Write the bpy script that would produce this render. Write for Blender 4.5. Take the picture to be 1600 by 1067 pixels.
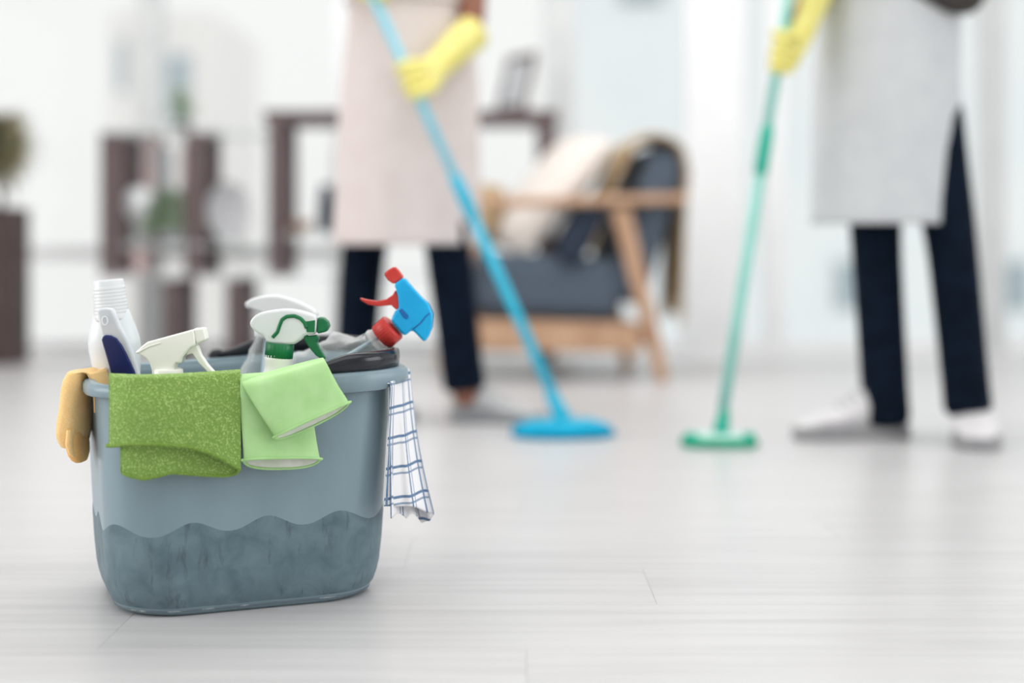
import bpy, bmesh, math, random
from mathutils import Vector, Matrix, noise
R = random.Random(7)
PI = math.pi
for o in list(bpy.data.objects):
    bpy.data.objects.remove(o)
SC = bpy.context.scene
COL = SC.collection

# ------------------------------------------------------------------ camera
F, HY, CH = 2222.2, 385.0, 0.432          # focal length (px of 1600), horizon row, camera height
cam = bpy.data.cameras.new('camera')
cam.lens = 50; cam.sensor_width = 36
cam.shift_y = (HY - 533.5) / 1600.0
cam.clip_start = 0.05; cam.clip_end = 200
cam.dof.use_dof = True; cam.dof.focus_distance = 1.70; cam.dof.aperture_fstop = 1.25
co = bpy.data.objects.new('camera', cam); COL.objects.link(co)
co.location = (0, 0, CH); co.rotation_euler = (PI/2, 0, 0)
SC.camera = co
# ------------------------------------------------------------------ world, lights, exposure
w = bpy.data.worlds.new('world'); SC.world = w; w.use_nodes = True
bg = w.node_tree.nodes['Background']
bg.inputs[0].default_value = (1.0, 0.985, 0.972, 1); bg.inputs[1].default_value = 0.98
vs = SC.view_settings
vs.view_transform = 'Standard'; vs.look = 'None'; vs.exposure = 0.0; vs.gamma = 1.0; vs.use_curve_mapping = False
def area(name, loc, sx, sy, power, col, rot=(0, 0, 0)):
    l = bpy.data.lights.new(name, 'AREA'); l.shape = 'RECTANGLE'; l.size = sx; l.size_y = sy
    l.energy = power; l.color = col
    o = bpy.data.objects.new(name, l); COL.objects.link(o); o.location = loc; o.rotation_euler = rot
    return o
area('added_ceiling_fill', (0.4, 0.3, 2.55), 3.2, 1.6, 28, (1.0, 0.985, 0.97))  # unseen fill added overhead to brighten the room, no fixture there
area('added_ceiling_fill', (0.0, 3.6, 2.55), 3.6, 2.2, 72, (1.0, 0.99, 0.98))  # second added fill, lifts the far half of the room
area('right_window_daylight', (3.57, 1.15, 1.25), 1.7, 2.1, 38, (0.95, 0.98, 1.0), (0, PI/2, 0))
area('left_window_daylight', (-3.57, 1.15, 1.25), 1.7, 2.1, 54, (1.0, 0.99, 0.97), (0, -PI/2, 0))

# ------------------------------------------------------------------ helpers
def P(x, y, d):
    """world point that lies at distance d along the view axis"""
    return Vector(((x - 800) / F * d, d, CH - (y - HY) / F * d))
def px_of(v):
    return 800 + v.x / v.y * F
WL = {}
def link(o, parent=None, loc=Vector((0, 0, 0))):
    COL.objects.link(o)
    if parent is not None:
        o.parent = parent
        o.location = loc - WL[parent]
    else:
        o.location = loc
    WL[o] = Vector(loc)
    return o
def tag(o, label=None, cat=None, group=None, kind=None):
    if label: o['label'] = label
    if cat: o['category'] = cat
    if group: o['group'] = group
    if kind: o['kind'] = kind
    return o
def thing(name, label, cat, loc, group=None):
    o = bpy.data.objects.new(name, None); o.empty_display_size = 0.05
    link(o, None, Vector(loc)); return tag(o, label, cat, group)
def mesh(name, verts, faces, mat, parent=None, smooth=True, uv=None, fix=True):
    verts = [Vector(v) for v in verts]
    mn = [min(v[i] for v in verts) for i in range(3)]; mx = [max(v[i] for v in verts) for i in range(3)]
    org = Vector(((mn[0]+mx[0])/2, (mn[1]+mx[1])/2, mn[2]))
    me = bpy.data.meshes.new(name)
    me.from_pydata([v - org for v in verts], [], faces)
    if fix:
        bm = bmesh.new(); bm.from_mesh(me)
        bmesh.ops.recalc_face_normals(bm, faces=bm.faces); bm.to_mesh(me); bm.free()
    if uv is not None:
        l = me.uv_layers.new(name='UVMap')
        for lp in me.loops: l.data[lp.index].uv = uv[lp.vertex_index]
    for p in me.polygons: p.use_smooth = smooth
    if mat: me.materials.append(mat)
    o = bpy.data.objects.new(name, me)
    return link(o, parent, org)
def grid_faces(nr, nc, closed=False, off=0):
    f = []
    for i in range(nr-1):
        for j in range(nc if closed else nc-1):
            a = off+i*nc+j; b = off+i*nc+(j+1) % nc
            f.append((a, b, b+nc, a+nc))
    return f
def loft(name, rings, mat, parent=None, caps=(True, True), **k):
    n = len(rings[0]); v = [p for r in rings for p in r]; f = grid_faces(len(rings), n, True)
    if caps[0]: f.append(tuple(range(n)))
    if caps[1]: f.append(tuple((len(rings)-1)*n + i for i in range(n)))
    return mesh(name, v, f, mat, parent, **k)
def sheet(name, cols, mat, parent=None, thick=0.0, uv=None, **k):
    v = [p for c in cols for p in c]
    o = mesh(name, v, grid_faces(len(cols), len(cols[0])), mat, parent, uv=uv, **k)
    if thick:
        m = o.modifiers.new('thickness', 'SOLIDIFY'); m.thickness = thick; m.offset = 0
    return o
def tube_data(path, rad, n=10, closed=False, flat=1.0):
    path = [Vector(p) for p in path]; m = len(path)
    if not hasattr(rad, '__len__'): rad = [rad]*m
    rings = []; up = None
    for i, p in enumerate(path):
        if closed: t = path[(i+1) % m] - path[i-1]
        else: t = path[min(i+1, m-1)] - path[max(i-1, 0)]
        t = t.normalized() if t.length > 1e-9 else Vector((0, 0, 1))
        if up is None: up = t.orthogonal().normalized()
        up = (up - t*up.dot(t)); up = up.normalized() if up.length > 1e-6 else t.orthogonal().normalized()
        s = t.cross(up)
        rings.append([p + (up*math.cos(2*PI*j/n)*flat + s*math.sin(2*PI*j/n))*rad[i] for j in range(n)])
    v = [q for r in rings for q in r]; f = grid_faces(m, n, True)
    if closed:
        for j in range(n):
            f.append(((m-1)*n+j, (m-1)*n+(j+1) % n, (j+1) % n, j))
    else:
        f += [tuple(range(n)), tuple((m-1)*n+j for j in range(n))]
    return v, f
def tube(name, path, rad, mat, parent=None, n=10, closed=False, flat=1.0, **k):
    v, f = tube_data(path, rad, n, closed, flat); return mesh(name, v, f, mat, parent, **k)
def frame(axis, up=None):
    a = Vector(axis).normalized()
    u = Vector(up) if up is not None else a.orthogonal()
    u = (u - a*u.dot(a)).normalized()
    return a, u, a.cross(u)
def lathe(name, base, axis, prof, mat, parent=None, n=32, sx=1.0, sy=1.0, up=None, caps=(True, True), rip=0.0, nr=24):
    a, u, s = frame(axis, up); base = Vector(base); rings = []
    for r, z in prof:
        rings.append([base + a*z + u*math.cos(2*PI*j/n)*(r+rip*math.cos(nr*2*PI*j/n))*sx + s*math.sin(2*PI*j/n)*(r+rip*math.cos(nr*2*PI*j/n))*sy for j in range(n)])
    return loft(name, rings, mat, parent, caps)
def box(name, c, s, mat, parent=None, bev=0.004, rot=None):
    c = Vector(c); h = [x/2 for x in s]; rm = rot if rot else Matrix.Identity(3)
    v = [c + rm @ Vector((sx*h[0], sy*h[1], sz*h[2])) for sx in (-1, 1) for sy in (-1, 1) for sz in (-1, 1)]
    f = [(0,1,3,2), (4,6,7,5), (0,4,5,1), (2,3,7,6), (0,2,6,4), (1,5,7,3)]
    o = mesh(name, v, f, mat, parent, smooth=False)
    if bev:
        m = o.modifiers.new('bevel', 'BEVEL'); m.width = bev; m.segments = 3
        for p in o.data.polygons: p.use_smooth = True
        m.harden_normals = True
    return o
def beam(name, a, b, wid, thk, mat, parent=None, side=(0, 1, 0), bev=0.006, taper=1.0):
    """bar of rectangular section between two points; side = direction of its thickness"""
    a = Vector(a); b = Vector(b); t = (b-a).normalized(); s = Vector(side); s = (s-t*s.dot(t)).normalized(); u = t.cross(s)
    v = []
    for p, k in ((a, 1.0), (b, taper)):
        for i, j in ((-1, -1), (1, -1), (1, 1), (-1, 1)): v.append(p + u*(i*wid/2*k) + s*(j*thk/2*k))
    f = [(0,1,2,3), (4,5,6,7), (0,1,5,4), (1,2,6,5), (2,3,7,6), (3,0,4,7)]
    o = mesh(name, v, f, mat, parent, smooth=True)
    m = o.modifiers.new('bevel', 'BEVEL'); m.width = bev; m.segments = 3; m.harden_normals = True
    return o
def slab(name, pts, d, thick, mat, parent=None, bev=0.002, seg=3, yaw=0.0, fat=None):
    """closed outline given in photo pixels at distance d, with a real thickness along the view axis"""
    q = [P(x, y, d) for x, y in pts]; c = sum(q, Vector())/len(q)
    n = len(q); v = [p + Vector((0, -thick/2, 0)) for p in q] + [p + Vector((0, thick/2, 0)) for p in q]
    if yaw:
        rm = Matrix.Rotation(yaw, 3, 'Z'); v = [c + rm @ (p-c) for p in v]
    f = [tuple(range(n)), tuple(range(2*n-1, n-1, -1))] + [(i, (i+1) % n, (i+1) % n+n, i+n) for i in range(n)]
    o = mesh(name, v, f, mat, parent, smooth=True)
    m = o.modifiers.new('bevel', 'BEVEL'); m.width = bev; m.segments = seg; m.limit_method = 'ANGLE'; m.angle_limit = 0.9
    m.harden_normals = True
    return o
def smooth_outline(pts, it=2):
    for _ in range(it):
        r = []
        for i in range(len(pts)):
            a = pts[i]; b = pts[(i+1) % len(pts)]
            r += [(a[0]*.75+b[0]*.25, a[1]*.75+b[1]*.25), (a[0]*.25+b[0]*.75, a[1]*.25+b[1]*.75)]
        pts = r
    return pts
def skin(name, joints, edges, mat, parent=None, sub=2, root=0):
    """joints: list of (Vector, radius or (rx, ry))"""
    me = bpy.data.meshes.new(name); org = Vector(joints[root][0])
    me.from_pydata([Vector(j[0]) - org for j in joints], edges, [])
    o = bpy.data.objects.new(name, me); me.materials.append(mat); link(o, parent, org)
    o.modifiers.new('skin', 'SKIN')
    if not me.skin_vertices: me.skin_vertices.new()
    for i, j in enumerate(joints):
        r = j[1]; me.skin_vertices[0].data[i].radius = (r, r) if not hasattr(r, '__len__') else r
        me.skin_vertices[0].data[i].use_root = (i == root)
    o.modifiers['skin'].use_smooth_shade = True
    m = o.modifiers.new('sub', 'SUBSURF'); m.levels = sub; m.render_levels = sub
    return o
def lerp(a, b, t): return a + (b-a)*t
def interp(tab, x):
    """piecewise linear table"""
    if x <= tab[0][0]: return tab[0][1]
    for (a, va), (b, vb) in zip(tab, tab[1:]):
        if x <= b: return va + (vb-va)*(x-a)/(b-a)
    return tab[-1][1]
def sst(a, b, x):
    t = max(0, min(1, (x-a)/(b-a))); return t*t*(3-2*t)

# ------------------------------------------------------------------ materials
def srgb(r, g, b):
    return tuple(((c/255)/12.92 if c/255 <= .04045 else ((c/255+.055)/1.055)**2.4) for c in (r, g, b)) + (1,)
def mat(name, col, rough=0.5, metal=0.0, spec=0.5, trans=0.0, ior=1.45, sub=0.0, sheen=0.0, coat=0.0):
    m = bpy.data.materials.new(name); m.use_nodes = True
    b = m.node_tree.nodes['Principled BSDF']
    b.inputs['Base Color'].default_value = col; b.inputs['Roughness'].default_value = rough
    b.inputs['Metallic'].default_value = metal; b.inputs['Specular IOR Level'].default_value = spec
    b.inputs['Transmission Weight'].default_value = trans; b.inputs['IOR'].default_value = ior
    b.inputs['Subsurface Weight'].default_value = sub; b.inputs['Subsurface Radius'].default_value = (.01, .01, .01)
    b.inputs['Sheen Weight'].default_value = sheen; b.inputs['Coat Weight'].default_value = coat
    return m
def nodes(m): return m.node_tree.nodes, m.node_tree.links, m.node_tree.nodes['Principled BSDF']
def vary(m, c1, c2, scale=(1, 1, 1), nscale=6.0, detail=6, lo=.35, hi=.65, bump=0.0, bdist=.001, coord='Object', dist=0.0, rand=False):
    """procedural colour variation and fine relief from noise"""
    N, L, b = nodes(m)
    tc = N.new('ShaderNodeTexCoord'); mp = N.new('ShaderNodeMapping'); mp.inputs['Scale'].default_value = scale
    L.new(tc.outputs[coord], mp.inputs['Vector'])
    nz = N.new('ShaderNodeTexNoise'); nz.inputs['Scale'].default_value = nscale; nz.inputs['Detail'].default_value = detail
    nz.inputs['Distortion'].default_value = dist
    if rand:
        oi = N.new('ShaderNodeObjectInfo'); ml = N.new('ShaderNodeMath'); ml.operation = 'MULTIPLY'; ml.inputs[1].default_value = 37
        L.new(oi.outputs['Random'], ml.inputs[0]); nz.noise_dimensions = '4D'; L.new(ml.outputs[0], nz.inputs['W'])
    L.new(mp.outputs[0], nz.inputs['Vector'])
    cr = N.new('ShaderNodeValToRGB'); cr.color_ramp.elements[0].position = lo; cr.color_ramp.elements[1].position = hi
    cr.color_ramp.elements[0].color = c1; cr.color_ramp.elements[1].color = c2
    L.new(nz.outputs['Fac'], cr.inputs[0]); L.new(cr.outputs[0], b.inputs['Base Color'])
    if bump:
        bp = N.new('ShaderNodeBump'); bp.inputs['Strength'].default_value = bump; bp.inputs['Distance'].default_value = bdist
        L.new(nz.outputs['Fac'], bp.inputs['Height']); L.new(bp.outputs[0], b.inputs['Normal'])
    return m
def clear_plastic(name, tint, alpha, rough=.08):
    """thin clear plastic: mostly see-through with a glossy skin"""
    m = bpy.data.materials.new(name); m.use_nodes = True; N = m.node_tree.nodes; L = m.node_tree.links
    N.remove(N['Principled BSDF']); out = N['Material Output']
    t = N.new('ShaderNodeBsdfTransparent'); t.inputs[0].default_value = tint
    g = N.new('ShaderNodeBsdfPrincipled'); g.inputs['Base Color'].default_value = (.96, .98, .98, 1); g.inputs['Roughness'].default_value = rough
    lw = N.new('ShaderNodeLayerWeight'); lw.inputs[0].default_value = .35
    mr = N.new('ShaderNodeMapRange'); mr.inputs['To Min'].default_value = alpha; mr.inputs['To Max'].default_value = min(1, alpha+.6)
    mx = N.new('ShaderNodeMixShader')
    L.new(lw.outputs['Facing'], mr.inputs[0]); L.new(mr.outputs[0], mx.inputs[0])
    L.new(t.outputs[0], mx.inputs[1]); L.new(g.outputs[0], mx.inputs[2]); L.new(mx.outputs[0], out.inputs[0])
    return m
M = {}
M['plank'] = vary(mat('whitewashed_plank', srgb(228, 227, 226), .33, spec=.45), srgb(190, 189, 190), srgb(202, 201, 202), (1.2, 22, 1), 2.2, 8, .3, .6, .06, .0006, rand=True)
M['subfloor'] = vary(mat('floor_base', srgb(190, 188, 186), .6), srgb(186, 184, 182), srgb(196, 194, 192))
M['wall'] = vary(mat('white_wall', srgb(238, 238, 237), .7), srgb(236, 236, 235), srgb(241, 241, 240), nscale=30, bump=.05)
M['frame'] = vary(mat('window_frame_white', srgb(243, 245, 246), .45), srgb(241, 243, 244), srgb(246, 247, 248), nscale=9)
M['framegrey'] = vary(mat('window_frame_grey', srgb(214, 217, 217), .5), srgb(210, 213, 214), srgb(219, 221, 221), nscale=9)
M['pane'] = clear_plastic('window_glass', (.97, .985, .985, 1), .03, .02)
M['facade'] = vary(mat('pale_facade', srgb(242, 247, 249), .8), srgb(239, 245, 248), srgb(245, 249, 250), nscale=.8)
M['facade2'] = vary(mat('beige_facade', srgb(242, 239, 237), .8), srgb(239, 236, 234), srgb(245, 242, 240), nscale=.8)
M['farwin'] = vary(mat('far_window', srgb(160, 178, 186), .2), srgb(152, 170, 180), srgb(168, 186, 192), nscale=2)

bucket_up = vary(mat('bucket_grey', srgb(132, 153, 163), .30, spec=.45), srgb(127, 148, 158), srgb(137, 158, 168), (1, 1, .25), 14, 7, .3, .7, .03, .0004)
M['bucket'] = bucket_up
bl = vary(mat('bucket_lower_matt', srgb(98, 119, 129), .5, spec=.35), srgb(89, 110, 120), srgb(115, 136, 145), (1, 1, 1), 34, 10, .3, .7, .15, .0006, dist=.6)
def scuffs(m, col, sc, rot, thr=.66, fac=.6):
    """stretched noise streaks: scratches and dirt"""
    N, L, b = nodes(m); src = b.inputs['Base Color'].links[0].from_socket
    tc = N.new('ShaderNodeTexCoord'); mp = N.new('ShaderNodeMapping'); mp.inputs['Scale'].default_value = sc; mp.inputs['Rotation'].default_value = rot
    nz = N.new('ShaderNodeTexNoise'); nz.inputs['Scale'].default_value = 1; nz.inputs['Detail'].default_value = 7; nz.inputs['Roughness'].default_value = .65
    cr = N.new('ShaderNodeValToRGB'); cr.color_ramp.elements[0].position = thr; cr.color_ramp.elements[1].position = thr+.12
    ml = N.new('ShaderNodeMath'); ml.operation = 'MULTIPLY'; ml.inputs[1].default_value = fac
    mx = N.new('ShaderNodeMixRGB'); mx.inputs[2].default_value = col
    L.new(tc.outputs['Object'], mp.inputs[0]); L.new(mp.outputs[0], nz.inputs['Vector']); L.new(nz.outputs['Fac'], cr.inputs[0])
    L.new(cr.outputs[0], ml.inputs[0]); L.new(ml.outputs[0], mx.inputs[0]); L.new(src, mx.inputs[1]); L.new(mx.outputs[0], b.inputs['Base Color'])
scuffs(bl, srgb(62, 72, 80), (75, 75, 20), (0, -.9, .38), .57, .5)
scuffs(bl, srgb(150, 160, 166), (120, 120, 12), (.3, -.7, .4), .66, .5)
scuffs(bucket_up, srgb(160, 172, 180), (140, 140, 7), (.1, .12, .2), .68, .5)
M['bucket_low'] = bl
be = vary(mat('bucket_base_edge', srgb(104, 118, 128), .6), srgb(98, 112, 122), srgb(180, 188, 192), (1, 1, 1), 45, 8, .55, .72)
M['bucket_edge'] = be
M['handle'] = vary(mat('dark_handle', srgb(28, 31, 38), .18, spec=.5), srgb(25, 28, 35), srgb(33, 36, 43), nscale=30)
def terry(name, c1, c2, scale, bump, dist=.003):
    m = mat(name, c2, .95, spec=.1, sheen=.15); N, L, b = nodes(m)
    tc = N.new('ShaderNodeTexCoord'); vo = N.new('ShaderNodeTexVoronoi'); vo.inputs['Scale'].default_value = scale
    nz = N.new('ShaderNodeTexNoise'); nz.inputs['Scale'].default_value = scale*.45; nz.inputs['Detail'].default_value = 4
    L.new(tc.outputs['Object'], vo.inputs['Vector']); L.new(tc.outputs['Object'], nz.inputs['Vector'])
    ad = N.new('ShaderNodeMath'); ad.operation = 'SUBTRACT'; L.new(nz.outputs['Fac'], ad.inputs[0]); L.new(vo.outputs['Distance'], ad.inputs[1])
    cr = N.new('ShaderNodeValToRGB'); cr.color_ramp.elements[0].position = .0; cr.color_ramp.elements[1].position = .40
    cr.color_ramp.elements[0].position = -0.0; cr.color_ramp.elements[0].color = c1; cr.color_ramp.elements[1].color = c2
    L.new(ad.outputs[0], cr.inputs[0]); L.new(cr.outputs[0], b.inputs['Base Color'])
    bp = N.new('ShaderNodeBump'); bp.inputs['Strength'].default_value = bump; bp.inputs['Distance'].default_value = dist
    L.new(ad.outputs[0], bp.inputs['Height']); L.new(bp.outputs[0], b.inputs['Normal'])
    return m
M['terry'] = terry('green_terry', srgb(130, 164, 84), srgb(176, 206, 122), 400, .5, .002)
M['terry_hem'] = terry('green_hem', srgb(124, 160, 70), srgb(168, 200, 104), 900, .5)
M['orange'] = terry('orange_knit', srgb(252, 208, 142), srgb(255, 226, 172), 700, .15, .001)
M['orange_in'] = terry('orange_knit_inside', srgb(248, 188, 112), srgb(253, 206, 140), 700, .15, .001)
M['glove'] = vary(mat('lime_rubber', srgb(176, 220, 152), .5, spec=.35, sub=.05), srgb(170, 215, 145), srgb(182, 224, 159), nscale=40, bump=.12, bdist=.0006)
M['lining'] = vary(mat('white_lining', srgb(226, 232, 218), .85), srgb(216, 224, 206), srgb(234, 238, 228), nscale=60, bump=.2)
M['whitepl'] = vary(mat('cream_white_plastic', srgb(248, 248, 242), .32, sub=.2), srgb(246, 246, 239), srgb(250, 250, 245), nscale=20)
M['milky'] = vary(mat('milky_plastic', srgb(238, 244, 250), .25, sub=.3, trans=.1), srgb(234, 241, 249), srgb(242, 247, 251), nscale=15)
M['milkcap'] = vary(mat('milky_cap', srgb(242, 246, 248), .28, sub=.2, trans=.15), srgb(239, 244, 247), srgb(246, 248, 250), nscale=15)
M['brushwhite'] = vary(mat('brush_white', srgb(226, 230, 238), .3), srgb(222, 227, 236), srgb(230, 234, 240), nscale=15)
M['navygrip'] = vary(mat('navy_grip', srgb(24, 40, 104), .45), srgb(22, 37, 98), srgb(28, 45, 112), nscale=60, bump=.06)
M['greenpl'] = vary(mat('green_plastic', srgb(10, 112, 66), .35), srgb(8, 106, 62), srgb(14, 120, 72), nscale=25)
M['redpl'] = vary(mat('red_plastic', srgb(206, 58, 52), .35), srgb(200, 52, 47), srgb(213, 66, 58), nscale=25)
M['bluepl'] = vary(mat('blue_plastic', srgb(8, 176, 236), .22, sub=.1), srgb(2, 170, 232), srgb(16, 182, 240), nscale=25)
M['bluedk'] = vary(mat('blue_inner', srgb(14, 104, 176), .4), srgb(12, 98, 168), srgb(18, 112, 184), nscale=25)
M['clear'] = clear_plastic('clear_plastic', (.95, .975, .975, 1), .09, .03)
M['clearw'] = clear_plastic('clear_shroud', (.97, .98, .97, 1), .55, .2)
M['tube'] = vary(mat('dip_tube', srgb(196, 220, 232), .3), srgb(190, 215, 228), srgb(204, 226, 236), nscale=30)
M['pinkapron'] = vary(mat('pink_linen', srgb(217, 205, 203), .9, sheen=.1), srgb(214, 202, 200), srgb(219, 208, 206), nscale=20, bump=.1)
M['greyapron'] = vary(mat('grey_linen', srgb(198, 201, 203), .9, sheen=.1), srgb(195, 198, 201), srgb(201, 204, 206), nscale=20, bump=.1)
M['navy'] = vary(mat('navy_denim', srgb(8, 19, 34), .85, spec=.12), srgb(5, 15, 29), srgb(11, 23, 40), nscale=25, bump=.1)
M['navy2'] = vary(mat('dark_navy_chino', srgb(8, 20, 34), .85, spec=.12), srgb(5, 16, 29), srgb(12, 24, 40), nscale=25, bump=.1)
M['yellow'] = vary(mat('yellow_rubber', srgb(232, 222, 128), .5), srgb(226, 215, 116), srgb(237, 228, 142), nscale=30, bump=.06)
M['skinb'] = vary(mat('brown_skin', srgb(138, 88, 68), .5, sub=.1), srgb(131, 82, 62), srgb(145, 95, 74), nscale=20)
M['skinl'] = vary(mat('tan_skin', srgb(176, 128, 102), .5, sub=.1), srgb(170, 122, 96), srgb(183, 135, 109), nscale=20)
M['hair'] = vary(mat('dark_hair', srgb(34, 26, 24), .5), srgb(28, 21, 19), srgb(44, 34, 30), (1, 1, .2), 60)
M['eye'] = vary(mat('eye', srgb(40, 32, 30), .2), srgb(36, 28, 26), srgb(46, 36, 34))
M['whiteshirt'] = vary(mat('white_shirt', srgb(232, 232, 234), .9), srgb(228, 228, 231), srgb(237, 237, 238), nscale=20)
M['darkshirt'] = vary(mat('dark_sweater', srgb(66, 60, 58), .9), srgb(58, 53, 51), srgb(74, 68, 65), nscale=30, bump=.1)
M['shoew'] = vary(mat('white_sneaker', srgb(216, 214, 216), .6), srgb(208, 206, 209), srgb(222, 220, 222), nscale=20)
M['solew'] = vary(mat('grey_sole', srgb(152, 151, 154), .6), srgb(144, 143, 147), srgb(160, 159, 161), nscale=20)
M['shoeg'] = vary(mat('grey_shoe', srgb(178, 180, 182), .7), srgb(170, 172, 175), srgb(188, 189, 190), nscale=20)
M['soleg'] = vary(mat('dark_grey_sole', srgb(140, 142, 146), .7), srgb(132, 134, 138), srgb(150, 152, 155), nscale=20)
M['mopblue'] = vary(mat('mop_blue', srgb(24, 176, 208), .35), srgb(14, 168, 202), srgb(38, 184, 214), nscale=10)
M['mopblue2'] = vary(mat('mop_blue_pale', srgb(120, 198, 218), .3), srgb(112, 192, 213), srgb(132, 205, 224), nscale=10)
M['mopfibre'] = vary(mat('mop_blue_fibre', srgb(0, 166, 206), .95), srgb(0, 152, 194), srgb(6, 178, 216), nscale=90, bump=.5, bdist=.004)
M['mopteal'] = vary(mat('mop_teal', srgb(30, 172, 148), .35), srgb(24, 164, 140), srgb(40, 180, 156), nscale=10)
M['mopteal2'] = vary(mat('mop_teal_pale', srgb(132, 198, 188), .3), srgb(124, 192, 181), srgb(142, 205, 195), nscale=10)
M['tealfibre'] = vary(mat('mop_teal_fibre', srgb(24, 156, 122), .9), srgb(16, 146, 110), srgb(36, 166, 132), nscale=90, bump=.5, bdist=.004)
M['tealclear'] = vary(mat('mop_teal_top', srgb(190, 226, 218), .3), srgb(182, 220, 211), srgb(200, 232, 225), nscale=20)
M['darkwood'] = vary(mat('dark_wood', srgb(92, 77, 79), .5), srgb(82, 68, 70), srgb(104, 88, 88), (2, 2, 18), 4, 6)
M['oak'] = vary(mat('oak', srgb(188, 150, 122), .5), srgb(176, 138, 110), srgb(200, 163, 134), (12, 12, 2), 4, 6)
M['greyfab'] = vary(mat('charcoal_fabric', srgb(80, 92, 106), .95, sheen=.1), srgb(75, 87, 101), srgb(86, 98, 112), nscale=120, bump=.2)
M['beige'] = vary(mat('beige_pillow', srgb(222, 214, 208), .95), srgb(215, 206, 200), srgb(228, 221, 215), nscale=60, bump=.2)
M['tan'] = vary(mat('tan_throw', srgb(176, 152, 120), .95), srgb(164, 139, 106), srgb(188, 165, 134), nscale=50, bump=.4)
M['navyfab'] = vary(mat('navy_pillow', srgb(44, 54, 70), .95), srgb(38, 47, 63), srgb(50, 61, 78), nscale=60, bump=.2)
M['planter'] = vary(mat('dark_planter', srgb(74, 58, 58), .6), srgb(66, 51, 51), srgb(82, 66, 64), nscale=10)
M['soil'] = vary(mat('soil', srgb(60, 48, 40), .95), srgb(50, 40, 33), srgb(72, 58, 48), nscale=40, bump=.5)
M['leafolive'] = vary(mat('olive_leaf', srgb(128, 122, 92), .6), srgb(112, 108, 78), srgb(142, 136, 106), nscale=8)
M['leafgreen'] = vary(mat('green_leaf', srgb(162, 184, 154), .6), srgb(146, 170, 136), srgb(180, 200, 172), nscale=8)
M['ceramic'] = vary(mat('white_ceramic', srgb(234, 236, 238), .3), srgb(231, 233, 236), srgb(238, 240, 241), nscale=8)
M['greycer'] = vary(mat('grey_ceramic', srgb(206, 206, 210), .5), srgb(200, 200, 205), srgb(212, 212, 216), nscale=8)
M['darkpot'] = vary(mat('dark_pot', srgb(84, 72, 72), .6), srgb(76, 65, 65), srgb(92, 80, 79), nscale=8)
M['navycer'] = vary(mat('navy_ceramic', srgb(24, 42, 64), .35), srgb(20, 37, 58), srgb(29, 48, 71), nscale=8)
M['brownbowl'] = vary(mat('brown_bowl', srgb(150, 112, 84), .5), srgb(140, 103, 76), srgb(160, 122, 94), nscale=12)
M['pinkbook'] = vary(mat('pink_cover', srgb(222, 196, 194), .6), srgb(217, 190, 188), srgb(227, 203, 201), nscale=6)
M['palebook'] = vary(mat('pale_cover', srgb(206, 210, 216), .6), srgb(200, 205, 211), srgb(212, 216, 221), nscale=6)
M['paper'] = vary(mat('paper', srgb(232, 230, 226), .8), srgb(228, 226, 222), srgb(236, 234, 231), nscale=20)
M['shelfglass'] = clear_plastic('shelf_glass', (.90, .94, .94, 1), .25, .05)
M['photo'] = vary(mat('photo_print', srgb(202, 206, 210), .5), srgb(180, 186, 192), srgb(222, 224, 226), nscale=6)

# ------------------------------------------------------------------ the room
WALLY = 5.66
fl = mesh('floor', [(-3.6, -2.2, -.012), (3.6, -2.2, -.012), (3.6, WALLY, -.012), (-3.6, WALLY, -.012), (-3.6, -2.2, -.06), (3.6, -2.2, -.06), (3.6, WALLY, -.06), (-3.6, WALLY, -.06)],
          [(0,1,2,3), (4,5,6,7), (0,1,5,4), (1,2,6,5), (2,3,7,6), (3,0,4,7)], M['subfloor'], smooth=False)
tag(fl, 'pale whitewashed laminate plank floor', kind='structure')
PLW, PLL = .192, 1.285
def plank_mesh(L):
    g = .0001; c = .00035; hw = PLW/2-g; hl = L/2-g
    top = [(-hl+c, -hw+c, 0), (hl-c, -hw+c, 0), (hl-c, hw-c, 0), (-hl+c, hw-c, 0)]
    mid = [(-hl, -hw, -c), (hl, -hw, -c), (hl, hw, -c), (-hl, hw, -c)]
    low = [(x, y, -.0118) for x, y, z in mid]
    me = bpy.data.meshes.new('plank'); f = [(0,1,2,3), (11,10,9,8)]
    for o in (0, 4):
        for i in range(4): f.append((o+i, o+4+i, o+4+(i+1) % 4, o+(i+1) % 4))
    me.from_pydata(top+mid+low, [], f); bm = bmesh.new(); bm.from_mesh(me); bmesh.ops.recalc_face_normals(bm, faces=bm.faces); bm.to_mesh(me); bm.free()
    me.materials.append(M['plank']); return me
pm = plank_mesh(PLL)
row = 0; y = -.30
while y + PLW/2 < WALLY:
    x = -3.6 + PLL/2 + [-.1, .52, .2, .83, .36][row % 5] - .6
    while x < 3.6:
        if x - PLL/2 > -3.6 and x + PLL/2 < 3.6 and abs(x) - PLL/2 < .45*max(y, .3) + .9:
            o = bpy.data.objects.new('plank', pm); link(o, fl, Vector((x, y, 0)) )
            o.location = Vector((x, y, 0)) - WL[fl]
        x += PLL
    y += PLW; row += 1
def panel(name, c, s, m, label=None, parent=None):
    o = box(name, c, s, m, parent, bev=0)
    if parent is None: tag(o, label, kind='structure')
    return o
def boxes_mesh(name, bs, m):
    v = []; f = []
    for (x0, x1, y0, y1, z0, z1) in bs:
        n0 = len(v); v += [(x, y_, z) for x in (x0, x1) for y_ in (y0, y1) for z in (z0, z1)]
        f += [tuple(n0+k for k in q) for q in ((0,1,3,2), (4,6,7,5), (0,4,5,1), (2,3,7,6), (0,2,6,4), (1,5,7,3))]
    return mesh(name, v, f, m, smooth=False)
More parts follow.
